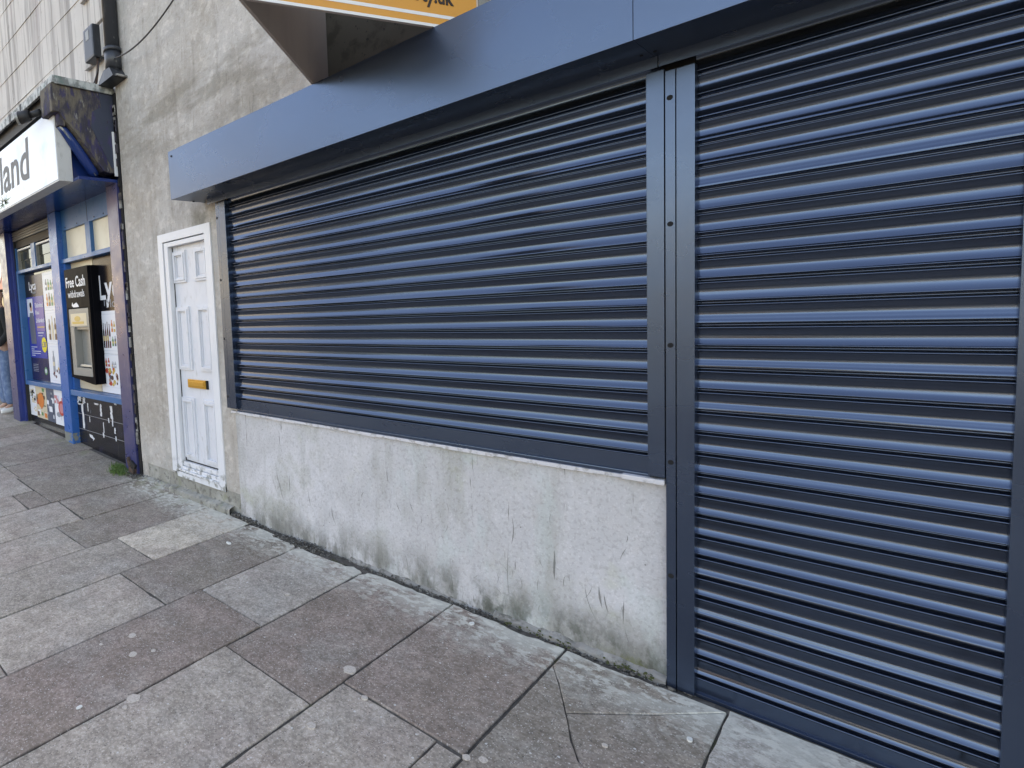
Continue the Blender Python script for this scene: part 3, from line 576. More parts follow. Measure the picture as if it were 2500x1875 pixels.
# ------------------------------------------------------------------ neighbouring shop
nb = root('corner_shop', (-6, .3, 0), 'neighbouring shop with blue framed windows and stained cream upper wall', 'building')
b = MB(); XA, XB = -8.05, -4.42
rough_wall(b, XA, XB, 3.0, 8.3, [], .03, 'painted_wall', step=.12, amp=.006); b.box(XA, XB, .26, 8, -.2, 8.296, 'painted_wall'); b.box(XA, XB, .16, .259, 2.66, 3.4, 'blue_dark')
for zz in (3.72, 4.10, 4.48, 4.86, 5.24): b.box(XA, XB - .52, .0235, .04, zz - .0006, zz + .0006, 'painted_wall')
b.build('upper_wall', nb)
b = MB()
for q_, zz in enumerate((3.79, 4.09, 4.39, 4.69, 4.99)): b.box(-4.93 + (.2 if q_ % 2 else 0), -4.48, -.012, .04, zz, zz + .27, 'painted_wall', bev=.012)
b.build('quoin_strip', nb)
one('party_joint', nb, lambda b: [b.box(-4.449, -4.405, -.006, .24, .03, 3.42, 'hole'), *[b.box(-4.452 + random.uniform(-.006, .006), -4.435 + random.uniform(0, .02), -.016, .01, z, z + random.uniform(.03, .11), random.choice(('filler', 'rotten', 'rotten', 'seal'))) for z in [random.uniform(.3, 3.3) for _ in range(34)]], b.box(-4.468, -4.455, -.030, 0, 2.72, 3.10, 'white')])
# right pillar, middle post, left pillar
one('pillar', nb, lambda b: b.box(-4.665, -4.462, -.025, .09, zg(-4.6) - .01, 2.664, 'pillar', bev=.004))
def lp(b):
    b.box(-7.70, -7.456, -.06, .10, .14, 2.66, 'pillar', bev=.003)
one('pillar', nb, lp)
one('guide_rail', nb, lambda b: [b.box(-7.4555, -7.41, .0, .12, .16, 2.64, 'pillar_side', bev=.003), b.box(-7.4095, -7.385, .03, .13, .16, 2.6, 'seal')])
one('pillar_side', nb, lambda b: b.box(-7.4558, -7.452, -.058, .10, .142, 2.66, 'pillar_side'))
one('post', nb, lambda b: [b.box(-6.10, -5.885, -.012, .16, .22, 2.662, 'blue', bev=.006), b.box(-6.10, -5.885, -.0118, .158, .095, .22, 'blue_chip', bev=.006)])
one('soffit', nb, lambda b: b.box(-8.0, -4.46, -.375, .2, 2.664, 2.69, 'blue_dark'))
# bay beside the cash machine
def frame(x0, x1, y0, y1, z0, z1, m='blue_pale'): return boxo('window_frame', nb, x0, x1, y0, y1, z0, z1, m, bev=.003)
f = MB()
f.box(-5.885, -4.665, .055, .15, 2.45, 2.664, 'blue_pale'); f.box(-5.252, -5.246, .053, .06, 2.46, 2.66, 'seal')
f.box(-5.885, -4.665, .02, .15, 2.098, 2.142, 'blue_pale', bev=.004); f.box(-5.885, -4.665, .0, .15, .655, .715, 'blue_pale', bev=.005)
f.box(-5.885, -5.845, .04, .15, .715, 2.098, 'blue', bev=.003); f.box(-5.885, -5.85, .05, .15, 2.142, 2.45, 'blue_pale'); f.box(-5.30, -5.19, .045, .15, 2.142, 2.45, 'blue_pale', bev=.004); 
for _x in (-5.8, -5.5, -5.1, -4.9, -4.75): f.box(_x, _x + .012, .050, .056, 2.47, 2.482, 'seal')
wR = f.build('window_frame', nb)
boxo('pane', wR, -5.85, -5.30, .085, .09, 2.142, 2.45, 'frost'); boxo('pane', wR, -5.19, -4.67, .085, .09, 2.142, 2.45, 'frost'); boxo('pane', wR, -5.845, -4.67, .118, .124, .715, 2.098, 'pane')
f = MB()
f.box(-7.385, -6.10, .055, .15, 2.44, 2.53, 'seal'); f.box(-7.385, -6.10, .03, .15, 2.112, 2.150, 'blue_pale', bev=.004); f.box(-7.385, -6.10, .03, .15, .668, .722, 'blue_pale', bev=.005)
f.box(-7.385, -7.33, .03, .15, .722, 2.112, 'blue_pale', bev=.003); f.box(-7.385, -7.36, .04, .15, 2.15, 2.44, 'blue_pale'); f.box(-6.84, -6.71, .045, .15, 2.15, 2.44, 'blue_pale', bev=.003)
for a, c in ((-7.36, -6.84), (-6.71, -6.10)):
    f.box(a, c, .06, .12, 2.405, 2.425, 'white'); f.box(a, a + .02, .06, .12, 2.15, 2.405, 'gray_metal')
wL = f.build('window_frame', nb)
for a, c in ((-7.34, -6.84), (-6.69, -6.12)): one('pane', wL, lambda b: [b.box(a, c, .10, .105, 2.15, 2.275, 'dark_pane'), b.box(a, c, .095, .10, 2.28, 2.405, 'dark_pane')])
boxo('pane', wL, -7.33, -6.10, .118, .124, .722, 2.112, 'pane')
def shut(b):
    b.box(-7.66, -6.12, .05, .15, 2.53, 2.663, 'seal')
    for k in range(4): b.tube([(-7.42, .04, 2.545 + k * .03), (-6.11, .04, 2.545 + k * .03)], .015, 'gray_metal', n=10)
one('rolled_shutter', nb, shut)
# stall risers
def riser(b, x0, x1, z1, n):
    b.box(x0, x1, .075, .2, -.1, z1, 'black_tile')
    h = [.268, .44] if n else []
    for z in h: b.box(x0, x1, .0735, .08, z - .0022, z + .0022, 'tile_joint')
one('stall_riser', nb, lambda b: riser(b, -5.885, -4.665, .655, 1)); one('stall_riser', nb, lambda b: riser(b, -7.385, -6.10, .668, 0))
one('step', nb, lambda b: b.box(-7.385, -6.10, .03, .08, -.1, .165, 'black_tile', bev=.006))
def torn(b):
    random.seed(11)
    def rag(x, z, w, h):
        n = 7; pl = [(x - w / 2 * random.uniform(.4, 1.2), z + h * (k / n - .5)) for k in range(n + 1)]; pr_ = [(x + w / 2 * random.uniform(.4, 1.2), z + h * (k / n - .5)) for k in range(n, -1, -1)]
        b.prism(pl + pr_, 'y', .0725, .076, 'torn_paper')
    rag(-5.83, .59, .10, .10); rag(-5.77, .585, .14, .06); rag(-5.755, .45, .05, .34); rag(-5.70, .60, .05, .06)
    rag(-5.62, .53, .022, .09); rag(-5.595, .40, .016, .06); rag(-5.41, .585, .10, .018); rag(-5.31, .53, .035, .13); rag(-5.275, .35, .018, .11); rag(-5.29, .27, .03, .05)
    rag(-5.08, .53, .045, .13); rag(-5.07, .43, .02, .08); rag(-5.03, .35, .03, .06); rag(-5.02, .27, .02, .05); rag(-4.98, .625, .05, .018); rag(-4.80, .615, .05, .016); rag(-5.15, .44, .022, .05)
    b.prism([(-5.63, .235), (-5.56, .228), (-5.55, .215), (-5.51, .20), (-5.55, .172), (-5.55, .190), (-5.62, .205)], 'y', .0725, .076, 'torn_paper')
tag(one('torn_paper', nb, torn), kind='stuff')
# broken rusty foot of the pillar
one('rusted_foot', nb, lambda b: [b.box(-4.60, -4.555, -.045, -.02, .07, .185, 'rust', bev=.004, rot=Matrix.Rotation(R(-24), 4, 'Y')), b.box(-4.56, -4.47, -.06, -.018, .05, .10, 'rust', bev=.005, rot=Matrix.Rotation(R(14), 4, 'Y')), b.box(-4.55, -4.46, -.05, -.022, .105, .145, 'seal', bev=.004, rot=Matrix.Rotation(R(22), 4, 'Y'))])

# sign box
sg = root('shop_sign', (-6, -.4, 2.95), 'white box sign with grey letters over the blue shop front', 'sign')
one('sign_case', sg, lambda b: [b.box(-8.0, -4.572, -.498, -.376, 2.664, 3.262, 'sign_alu', bev=.003), b.box(-8.0, -4.571, -.503, -.497, 2.664, 2.676, 'sign_alu'), b.box(-4.58, -4.5713, -.503, -.497, 2.676, 3.262, 'sign_alu')])
one('sign_face', sg, lambda b: b.box(-8.0, -4.582, -.507, -.4985, 2.677, 3.255, 'sign_face'))
b = MB(); b.text('land', -6.06, -.5085, 2.835, .515, 'letter_gray', off=.008, width=.87, shear=.10)
b.build('lettering', sg)
def palm(b):
    random.seed(5)
    for k in range(46):
        a = random.uniform(0, 6.28); r = random.uniform(.06, .2); cx, cz = -6.0, 2.74
        p, q = (cx + .03 * math.cos(a), cz + .02 * math.sin(a)), (cx + 1.4 * r * math.cos(a), max(2.682, cz + .55 * r * math.sin(a)))
        w = .006; b.prism([(p[0], p[1] - w), (q[0], q[1]), (p[0], p[1] + w)], 'y', -.5082, -.507, random.choice(('p_green', 'p_olive', 'p_cream')))
one('palm_print', sg, palm)
one('dark_backing', sg, lambda b: b.box(-8.0, -4.64, -.375, .02, 2.692, 3.36, 'blue_dark'))
# lead capped cornice & rotten console
cn = root('shop_cornice', (-6, -.25, 3.4), 'lead capped cornice with rotten peeling end console above the white sign', 'cornice')
one('console', cn, lambda b: b.prism([(.02, 3.425), (.02, 2.765), (-.06, 2.745), (-.13, 2.76), (-.25, 2.92), (-.36, 3.05), (-.44, 3.13), (-.50, 3.20), (-.515, 3.27), (-.50, 3.425)], 'x', -4.62, -4.475, 'rotten'))
one('console_face', cn, lambda b: b.prism([(.015, 3.42), (.015, 2.80), (-.05, 2.79), (-.16, 3.0), (-.22, 3.12), (-.20, 3.25), (-.11, 3.30), (-.13, 3.42)], 'x', -4.476, -4.470, 'navy_flake'))
def shield(b):
    p = [(-.44, 3.12), (-.40, 3.08), (-.33, 2.99), (-.25, 2.88), (-.17, 2.77), (-.135, 2.735)]
    b.tube([(-4.56, y - .03, z) for y, z in p], [.03, .038, .045, .047, .045, .04], 'blue_dark', n=12); b.tube([(-4.53, y - .045, z - .01) for y, z in p], [.008] * 6, 'lead', n=6)
one('scroll', cn, shield)
def capf(b):
    b.box(-8.0, -4.462, -.545, -.12, 3.43, 3.475, 'lead', bev=.006); b.box(-4.72, -4.46, -.545, .02, 3.4275, 3.485, 'lead', bev=.006)
    b.box(-8.0, -4.70, -.556, -.54, 3.40, 3.47, 'lead', bev=.003)
    for xx in (-7.6, -7.1, -6.75, -6.3, -5.95, -5.5, -5.2): b.box(xx, xx + random.uniform(.02, .05), -.5585, -.55, 3.398 - random.uniform(0, .012), 3.472, 'seal', bev=.002)
    b.box(-4.465, -4.452, -.53, .01, 3.418, 3.482, 'lead', bev=.003)
one('lead_cap', cn, capf)
one('fascia_board', cn, lambda b: b.box(-8.0, -4.62, -.50, .02, 3.30, 3.428, 'seal'))
one('nosing', cn, lambda b: [b.box(-4.70, -4.47, -.560, -.49, 3.20, 3.425, 'rotten', bev=.01), b.box(-4.64, -4.50, -.50, -.44, 3.10, 3.22, 'rotten', bev=.012)])
def spot(b):
    b.tube([(-4.74, -.55, 3.27), (-4.80, -.62, 3.25)], .028, 'seal', n=14); b.tube([(-4.80, -.62, 3.25), (-4.86, -.69, 3.235)], [.045, .055], 'seal', n=18); b.tube([(-4.859, -.689, 3.2352), (-4.875, -.71, 3.231)], [.052, .05], 'gray_metal', n=18)
    b.tube([(-4.66, -.50, 3.30), (-4.74, -.55, 3.27)], .018, 'seal', n=10)
tag(one('sign_lamp', None, spot), 'small black round lamp aimed back at the corner of the white sign', 'lamp')
# downpipe, hopper, junction box
dp = root('downpipe', (-4.27, -.08, 4), 'black rainwater downpipe running down between the two buildings', 'downpipe')
one('pipe', dp, lambda b: [b.tube([(-4.30, -.06, 3.50), (-4.30, -.06, 8.2)], .062, 'pipe', n=20)])
one('pipe_collar', dp, lambda b: [b.tube([(-4.30, -.06, 3.56), (-4.30, -.06, 3.72)], .070, 'pipe', n=20), b.tube([(-4.30, -.06, 3.70), (-4.30, -.06, 3.73)], .078, 'pipe', n=20)])
one('flashing', dp, lambda b: [b.prism([(-4.47, 3.47), (-4.20, 3.47), (-4.21, 3.495), (-4.25, 3.55), (-4.35, 3.56), (-4.44, 3.50)], 'y', -.13, .0, 'pipe'), b.box(-4.225, -4.18, -.10, .0, 3.47, 3.485, 'filler', bev=.003)])
jb = root('junction_box', (-4.68, -.05, 3.9), 'small black junction box on the cream wall left of the downpipe', 'junction box')
one('box_body', jb, lambda b: b.box(-4.77, -4.58, -.085, .02, 3.78, 4.06, 'pipe', bev=.02)); one('box_label', jb, lambda b: b.box(-4.715, -4.655, -.0875, -.08, 3.95, 4.03, 'gray_plastic', bev=.004))
random.seed(3)
one('cable_tail', jb, lambda b: [b.tube([(-4.62 + .012 * math.sin(k), -.03 - .008 * k, 3.79 - .06 * k) for k in range(7)], .012, 'rust', n=8), b.tube([(-4.60, -.02, 3.79), (-4.585, -.05, 3.68), (-4.60, -.09, 3.56), (-4.62, -.14, 3.47), (-4.615, -.16, 3.3), (-4.60, -.10, 3.20)], .006, 'cable', n=6)])
def cab(b):
    pts = []
    for k in range(25):
        t_ = k / 24; x = -2.6 + (-4.36 + 2.6) * t_; pts.append((x, -.02 - .10 * math.sin(math.pi * t_) - .04 * t_, 4.10 + (3.66 - 4.10) * t_ - .30 * math.sin(math.pi * t_)))
    b.tube(pts, .0065, 'cable', n=6)
tag(one('cable', None, cab), 'thin dark cable sagging across the cement wall to the downpipe', 'cable')

# cash machine
cm = root('cash_machine', (-5.5, 0, .8), 'black and grey cash machine set in the blue shop window', 'cash machine')
one('surround', cm, lambda b: [b.box(-5.80, -5.225, .0, .112, 1.60, 2.02, 'black_gloss', bev=.006), b.box(-5.80, -5.765, .0, .112, .86, 1.60, 'black_gloss'), b.box(-5.275, -5.225, .0, .112, .81, 1.60, 'black_gloss'), b.prism([(-5.78, .86), (-5.275, .81), (-5.275, .885), (-5.765, .885)], 'y', .0, .112, 'black_gloss')])
one('side_strip', cm, lambda b: b.box(-5.2245, -5.2045, .03, .112, .81, 2.01, 'black_gloss', bev=.003))
one('cream_board', cm, lambda b: b.box(-5.845, -5.32, .108, .1155, .72, 2.095, 'p_cream'))
def atmf(b):
    b.box(-5.765, -5.275, .004, .10, 1.40, 1.595, 'gray_plastic', bev=.004); b.box(-5.765, -5.66, .006, .10, .885, 1.40, 'gray_plastic', bev=.004); b.box(-5.31, -5.275, .006, .10, .885, 1.40, 'gray_plastic', bev=.004); b.box(-5.66, -5.31, .006, .10, .885, .97, 'gray_plastic', bev=.004)
    b.box(-5.66, -5.31, .09, .10, .97, 1.40, 'gray_metal'); b.box(-5.63, -5.34, .03, .09, .975, 1.0, 'gray_metal', bev=.003, rot=Matrix.Rotation(R(-12), 4, 'X')); b.box(-5.66, -5.31, .03, .09, 1.375, 1.3995, 'gray_metal')
one('machine_face', cm, atmf)
one('screen', cm, lambda b: [b.box(-5.715, -5.33, .0015, .02, 1.415, 1.545, 'p_cream', bev=.002), b.box(-5.68, -5.40, -.0005, .01, 1.435, 1.46, 'p_gold'), b.disc((-5.55, .002, 1.49), .028, 'p_gold', d=.002, sx=2.6)])
b = MB(); b.text('Free Cash', -5.765, -.0015, 1.825, .155, 'p_white', off=.002, width=.47); b.text('withdrawals', -5.73, -.0015, 1.715, .11, 'p_white', width=.40)
b.prism([(-5.64, 1.665), (-5.62, 1.64), (-5.54, 1.66), (-5.50, 1.635), (-5.48, 1.612), (-5.62, 1.612), (-5.655, 1.63)], 'y', -.0015, .0, 'p_white'); b.build('lettering', cm)

# posters --------------------------------------------------------
def poster(name, label, fn, cat='poster', group=None): return tag(one(name, None, fn), label, cat, group)
def R2(b, x0, x1, z0, z1, y, m): b.box(x0, x1, y - .0006, y + .0006, z0, z1, m)
PW = .1165
def bottles(b, x0, x1, z0, z1, y, cols, n):
    w = (x1 - x0) / n
    for k in range(n):
        c = cols[k % len(cols)]; a = x0 + w * (k + .18); h = (z1 - z0) * random.uniform(.82, 1.0)
        b.prism([(a, z0), (a + w * .64, z0), (a + w * .64, z0 + h * .66), (a + w * .44, z0 + h * .78), (a + w * .44, z0 + h), (a + w * .2, z0 + h), (a + w * .2, z0 + h * .78), (a, z0 + h * .66)], 'y', y - .0012, y, c)
        b.prism([(a + w * .02, z0 + h * .28), (a + w * .62, z0 + h * .28), (a + w * .62, z0 + h * .48), (a + w * .02, z0 + h * .48)], 'y', y - .0018, y - .0012, random.choice(('p_white', 'p_cream', 'p_gold')))
def p1(b):
    R2(b, -5.31, -4.67, 1.555, 2.095, PW - .004, 'p_black'); b.text('Lyca', -5.225, PW - .006, 1.67, .34, 'p_white', off=.007, width=.56); b.text('Mobile', -5.085, PW - .006, 1.585, .12, 'p_gray', width=.42)
    b.box(-5.13, -5.115, PW - .0065, PW - .005, 1.60, 1.66, 'p_gray')
poster('phone_poster', 'black poster with large white letters beside the cash machine', p1)
def p2(b):
    R2(b, -5.31, -4.67, 1.12, 1.55, PW - .005, 'p_white'); R2(b, -5.22, -4.85, 1.15, 1.52, PW - .0065, 'p_pale'); R2(b, -5.215, -4.855, 1.155, 1.515, PW - .0076, 'p_white')
    bottles(b, -5.20, -5.03, 1.18, 1.47, PW - .009, ('p_black', 'p_wine', 'p_brown', 'p_wine'), 4); bottles(b, -5.02, -4.92, 1.34, 1.46, PW - .009, ('p_orange', 'p_gold'), 2); bottles(b, -5.02, -4.92, 1.20, 1.31, PW - .009, ('p_green', 'p_slate'), 2)
poster('drinks_poster', 'white poster of wine bottles right of the cash machine', p2)
def p3(b):
    R2(b, -5.31, -4.67, .72, 1.118, PW - .005, 'p_white'); R2(b, -5.23, -4.90, .78, 1.11, PW - .0065, 'p_pale'); R2(b, -5.225, -4.905, .785, 1.105, PW - .0076, 'p_white')
    bottles(b, -5.2, -5.09, .99, 1.08, PW - .009, ('p_red',), 2); bottles(b, -5.06, -4.96, .98, 1.05, PW - .009, ('p_gray',), 3)
    for k in range(26): x, z = random.uniform(-5.19, -4.94), random.uniform(.81, .97); b.disc((x, PW - .008, z), random.uniform(.012, .028), random.choice(('p_red', 'p_brown', 'p_wine', 'p_cream', 'p_gold', 'p_slate', 'p_skin')), d=.001 + k * .00012, n=9)
poster('food_poster', 'white poster of mixed groceries low down beside the cash machine', p3)
def p4(b):
    y = PW - .004
    R2(b, -7.325, -6.72, .73, 2.07, y, 'p_navy'); R2(b, -7.325, -7.0, 1.80, 2.07, y - .0012, 'p_black'); R2(b, -7.325, -6.74, 1.02, 1.80, y - .0024, 'p_blue'); R2(b, -7.02, -6.76, 1.36, 1.72, y - .0034, 'p_violet')
    R2(b, -7.30, -7.10, 1.55, 1.78, y - .0036, 'p_pale'); 
    b.disc((-7.17, y - .0044, 1.66), .045, 'p_skin', n=16, d=.001); b.prism([(-7.25, 1.20), (-7.07, 1.20), (-7.08, 1.50), (-7.12, 1.60), (-7.22, 1.60), (-7.27, 1.48)], 'y', y - .0052, y - .004, 'p_slate'); b.disc((-7.18, y - .0054, 1.70), .035, 'p_black', n=14, d=.001)
    b.text('Lyca', -7.18, y - .003, 1.89, .15, 'p_white', off=.002, width=.24); b.text('Mobile', -7.08, y - .003, 1.835, .05, 'p_gray', width=.12)
    b.text('Unlimited', -7.02, y - .0050, 1.66, .085, 'p_white', width=.26); b.text('Data', -7.02, y - .0050, 1.575, .07, 'p_white', width=.12); b.text('Unlimited', -7.02, y - .0050, 1.47, .085, 'p_white', width=.27)
    R2(b, -7.0, -6.76, 1.405, 1.42, y - .0048, 'p_gold'); R2(b, -7.0, -6.80, 1.335, 1.345, y - .0048, 'p_pale'); R2(b, -7.0, -6.85, 1.30, 1.307, y - .0048, 'p_pale')
    b.disc((-6.815, y - .005, 1.19), .095, 'p_yellow', n=28, d=.0012, sx=.85); b.text('£30', -6.875, y - .0068, 1.16, .10, 'p_blue', width=.12)
    for k, w in enumerate((.20, .10, .32, .30, .12)): R2(b, -7.27, -7.27 + w, 1.155 - k * .027, 1.163 - k * .027, y - .0036, 'p_pale')
    for k in range(5): R2(b, -7.26, -7.08, .93 - k * .022, .936 - k * .022, y - .0026, 'p_gray')
    b.disc((-6.83, y - .0026, .86), .05, 'p_green', n=12, d=.001); b.disc((-6.83, y - .0034, .86), .03, 'p_pale', n=12, d=.001)
poster('phone_poster', 'tall blue poster with a yellow disc in the far left window', p4)
def p5(i):
    z0, z1 = ((1.612, 2.072), (1.205, 1.610), (.726, 1.203))[i]
    def f(b):
        y = PW - .005; R2(b, -6.715, -6.13, z0, z1, y, 'p_white'); R2(b, -6.66, -6.17, z0 + .03, z1 - .03, y - .0012, 'p_pale'); R2(b, -6.652, -6.178, z0 + .036, z1 - .036, y - .0022, 'p_white')
        if i == 0: bottles(b, -6.64, -6.2, z0 + .05, z0 + .22, y - .004, ('p_orange', 'p_brown', 'p_green', 'p_gold', 'p_brown'), 6); bottles(b, -6.64, -6.2, z0 + .24, z0 + .38, y - .004, ('p_slate', 'p_green', 'p_green', 'p_brown'), 6)
        if i == 1: bottles(b, -6.64, -6.2, z0 + .05, z1 - .06, y - .004, ('p_brown', 'p_cream', 'p_brown', 'p_wine'), 5)
        if i == 2:
            bottles(b, -6.60, -6.50, z0 + .14, z1 - .07, y - .004, ('p_gray',), 1); bottles(b, -6.45, -6.2, z0 + .12, z0 + .30, y - .004, ('p_pale', 'p_gray'), 4)
            for k in range(14): b.disc((random.uniform(-6.6, -6.2), y - .003, random.uniform(z0 + .07, z0 + .17)), random.uniform(.012, .025), random.choice(('p_red', 'p_wine', 'p_brown', 'p_slate')), d=.001 + k * .0002, n=8)
    return f
for i, l in enumerate(('topmost white drinks poster in the far left window, showing green and orange bottles', 'middle white poster in the far left window, showing brown bottles', 'lowest white poster in the far left window, showing grey bottles')): poster('drinks_poster', l, p5(i))
random.seed(21)
def p6(x0, x1, z0, z1, base, cols, kind):
    def f(b):
        y = .0715; R2(b, x0, x1, z0, z1, y, base)
        for k in range(26):
            w, h = random.uniform(.02, .09), random.uniform(.015, .06); x, z = random.uniform(x0 + .01, x1 - w - .01), random.uniform(z0 + .02, z1 - h - .01); R2(b, x, x + w, z, z + h, y - .0014 - k * .0001, random.choice(cols))
        if kind == 'crab': b.disc(((x0 + x1) / 2, y - .005, (z0 + z1) / 2), .09, 'p_red', n=20, d=.001); b.disc(((x0 + x1) / 2, y - .0062, (z0 + z1) / 2), .06, 'p_pink', n=18, d=.001)
        if kind == 'bottle': bottles(b, x0 + .05, x1 - .03, z0 + .03, z1 - .02, y - .005, ('p_slate',), 1)
        if kind == 'fruit': b.disc(((x0 + x1) / 2, y - .005, (z0 + z1) / 2 + .03), .10, 'p_orange', n=16, d=.001)
    return f
CC = ('p_white', 'p_cream', 'p_orange', 'p_red', 'p_green', 'p_brown', 'p_olive')
for l, a in (('leftmost leaflet pasted under the far window, olive and white', (-7.38, -7.16, .26, .655, 'p_white', ('p_olive', 'p_cream', 'p_black', 'p_white'), '')), ('orange and green food leaflet pasted under the far window', (-7.155, -6.80, .25, .66, 'p_cream', CC, 'fruit')),
             ('dark leaflet with a bottle pasted under the far window', (-6.795, -6.55, .245, .655, 'p_slate', ('p_white', 'p_slate', 'p_gray'), 'bottle')), ('white leaflet with a red round picture beside the blue post', (-6.545, -6.115, .235, .655, 'p_white', ('p_pale', 'p_white', 'p_pink', 'p_gray'), 'crab'))):
    poster('leaflet', l, p6(*a))

# weeds
random.seed(9)
def weeds(b):
    i = b.mi('grass')
    for k in range(900):
        cx, cy = random.choice(((-4.80, -.06), (-4.72, -.10), (-4.66, -.14), (-4.60, -.12), (-4.72, -.05)))
        x, y = cx + random.gauss(0, .045), min(-.012, cy + random.gauss(0, .028)); z = zg(x); h = random.uniform(.012, .040); a = random.uniform(0, 6.28); ln = random.uniform(.008, .030); w = random.uniform(.0015, .0035)
        tip = Vector((x + ln * math.cos(a), y + ln * math.sin(a), z + h)); s_ = Vector((-math.sin(a), math.cos(a), 0)) * w; base = Vector((x, y, z - .002)); mid = base.lerp(tip, .5) + Vector((0, 0, h * .25))
        f1 = b.bm.faces.new([b.bm.verts.new(v) for v in (base - s_ * .5, base + s_ * .5, mid + s_, mid - s_)]); f2 = b.bm.faces.new([b.bm.verts.new(v) for v in (mid - s_, mid + s_, tip)]); f1.material_index = f2.material_index = i
bw = MB(); weeds(bw); tag(bw.build('weed_clump', recalc=False), 'low green weed clump at the foot of the dark blue pillar', 'weeds')

# ------------------------------------------------------------------ person at the left edge
def skin(name, chains, parent, m, sub=2):
    """chains: list of lists of (x,y,z,r); chains joined where the first point equals an existing one"""
    vs_, es, rs, idx = [], [], [], {}
    for ch in chains:
        pv = None
        for x, y, z, r in ch:
            key = (round(x, 4), round(y, 4), round(z, 4))
            if key not in idx: idx[key] = len(vs_); vs_.append((x, y, z)); rs.append(r)
            if pv is not None: es.append((pv, idx[key]))
            pv = idx[key]
    me = bpy.data.meshes.new(name); me.from_pydata(vs_, es, []); o = bpy.data.objects.new(name, me); COL.objects.link(o); o.parent = parent
    sk = o.modifiers.new('skin', 'SKIN'); sk.use_smooth_shade = True
    for i, r in enumerate(rs): me.skin_vertices[0].data[i].radius = (r, r)
    me.skin_vertices[0].data[0].use_root = True
    sb = o.modifiers.new('sub', 'SUBSURF'); sb.levels = sub; sb.render_levels = sub; me.materials.append(M[m]); return o
PX, PY = -8.20, .03
pe = root('person', (PX, PY, zg(PX) + .008), 'person in a black jumper and blue jeans standing at the far left edge', 'person')
def arm(sx, hand_fwd):
    s_ = (sx * .19, 0, 1.42); e = (sx * .25, .02, 1.13); w = (sx * .19, -.16 if hand_fwd else .0, .93 if hand_fwd else .88)
    return s_, e, w
body = [[(0, 0, .98, .12), (0, .0, 1.15, .115), (0, 0, 1.32, .125), (0, 0, 1.44, .075), (0, -.01, 1.53, .052), (0, -.02, 1.60, .07), (0, -.02, 1.68, .088), (0, -.01, 1.75, .06)]]
for sx in (-1, 1):
    body.append([(0, 0, .98, .12), (sx * .09, 0, .90, .085), (sx * .10, -.02, .50, .055), (sx * .11, .01, .10, .038), (sx * .12, -.10, .045, .03)])
    s_, e, w = arm(sx, True); body.append([(0, 0, 1.44, .075), (*s_, .055), (*e, .040), (*w, .026), (w[0] - sx * .03, w[1] - .05, w[2] - .03, .03)])
    hx, hy, hz = w[0] - sx * .03, w[1] - .05, w[2] - .03
    for k in range(4): body.append([(hx, hy, hz, .03), (hx - sx * .035, hy - .02 + k * .004, hz + .028 - k * .018, .0095), (hx - sx * (.075 - .006 * abs(k - 1.5)), hy + .002 + k * .003, hz + .015 - k * .018, .0085)])
    body.append([(hx, hy, hz, .03), (hx - sx * .012, hy - .04, hz + .035, .010), (hx - sx * .03, hy - .055, hz + .05, .009)])
skin('body', body, pe, 'skin')
skin('jumper', [[(0, 0, .93, .150), (0, 0, 1.10, .150), (0, 0, 1.30, .160), (0, 0, 1.42, .10)]] + [[(0, 0, 1.42, .10), (sx * .19, 0, 1.42, .078), (sx * .25, .02, 1.13, .060), (sx * .20, -.13, .96, .046)] for sx in (-1, 1)], pe, 'jumper')
skin('collar', [[(0, 0, 1.44, .092), (0, -.005, 1.505, .078)]], pe, 'shirt')
skin('jeans', [[(0, 0, .97, .150), (0, 0, .90, .145)]] + [[(0, 0, .90, .145), (sx * .095, -.01, .80, .098), (sx * .10, -.02, .50, .080), (sx * .115, .01, .10, .075)] for sx in (-1, 1)], pe, 'jeans')
skin('hair', [[(0, .02, 1.70, .092), (0, .02, 1.76, .075)]], pe, 'hair')
for sx in (-1, 1):
    skin('shoe', [[(sx * .12, .04, .045, .042), (sx * .125, -.06, .04, .043), (sx * .13, -.15, .032, .034)]], pe, 'shirt')
hp = Vector(pe.location)
for sx in (-1, 1): one('eye', pe, lambda b: b.disc((hp.x + sx * .032, hp.y - .108, hp.z + 1.675), .009, 'jumper', d=.003, n=10))
one('nose', pe, lambda b: b.prism([(hp.x - .012, hp.z + 1.625), (hp.x + .012, hp.z + 1.625), (hp.x, hp.z + 1.67)], 'y', hp.y - .122, hp.y - .10, 'skin'))
one('mouth', pe, lambda b: b.box(hp.x - .024, hp.x + .024, hp.y - .112, hp.y - .10, hp.z + 1.592, hp.z + 1.60, 'p_pink'))
pe.rotation_euler = (0, 0, 0)

# shop farther left with a red sign
rs_ = root('red_sign_shop', (-14, .5, 0), 'farther shop at the far left edge with a red fascia sign', 'building')
one('wall', rs_, lambda b: [b.box(-24, -8.06, .95, 8, -.2, 7.6, 'brick'), b.box(-24, -8.06, .80, .95, 3.0, 7.5, 'cream')])
one('shop_window', rs_, lambda b: [b.box(-23.5, -8.1, .87, .95, .5, 2.3, 'dark_pane'), *[b.box(x, x + .12, .82, .95, .2, 2.9, 'lath') for x in (-8.2, -8.9, -10.5, -12.6, -15, -18, -21)], b.box(-23.5, -8.1, .8, .95, .15, .6, 'cream')])
one('fascia_sign', rs_, lambda b: [b.box(-24, -8.1, .60, .90, 2.06, 3.0, 'red', bev=.01), b.box(-24, -8.1, .59, .90, 2.0, 2.055, 'white'), b.text('FOODS', -10.6, .594, 2.16, .75, 'white', off=.01, width=2.3)])
cr = root('storage_box', (-8.37, .48, .2), 'pale plastic box on the pavement behind the person', 'box')
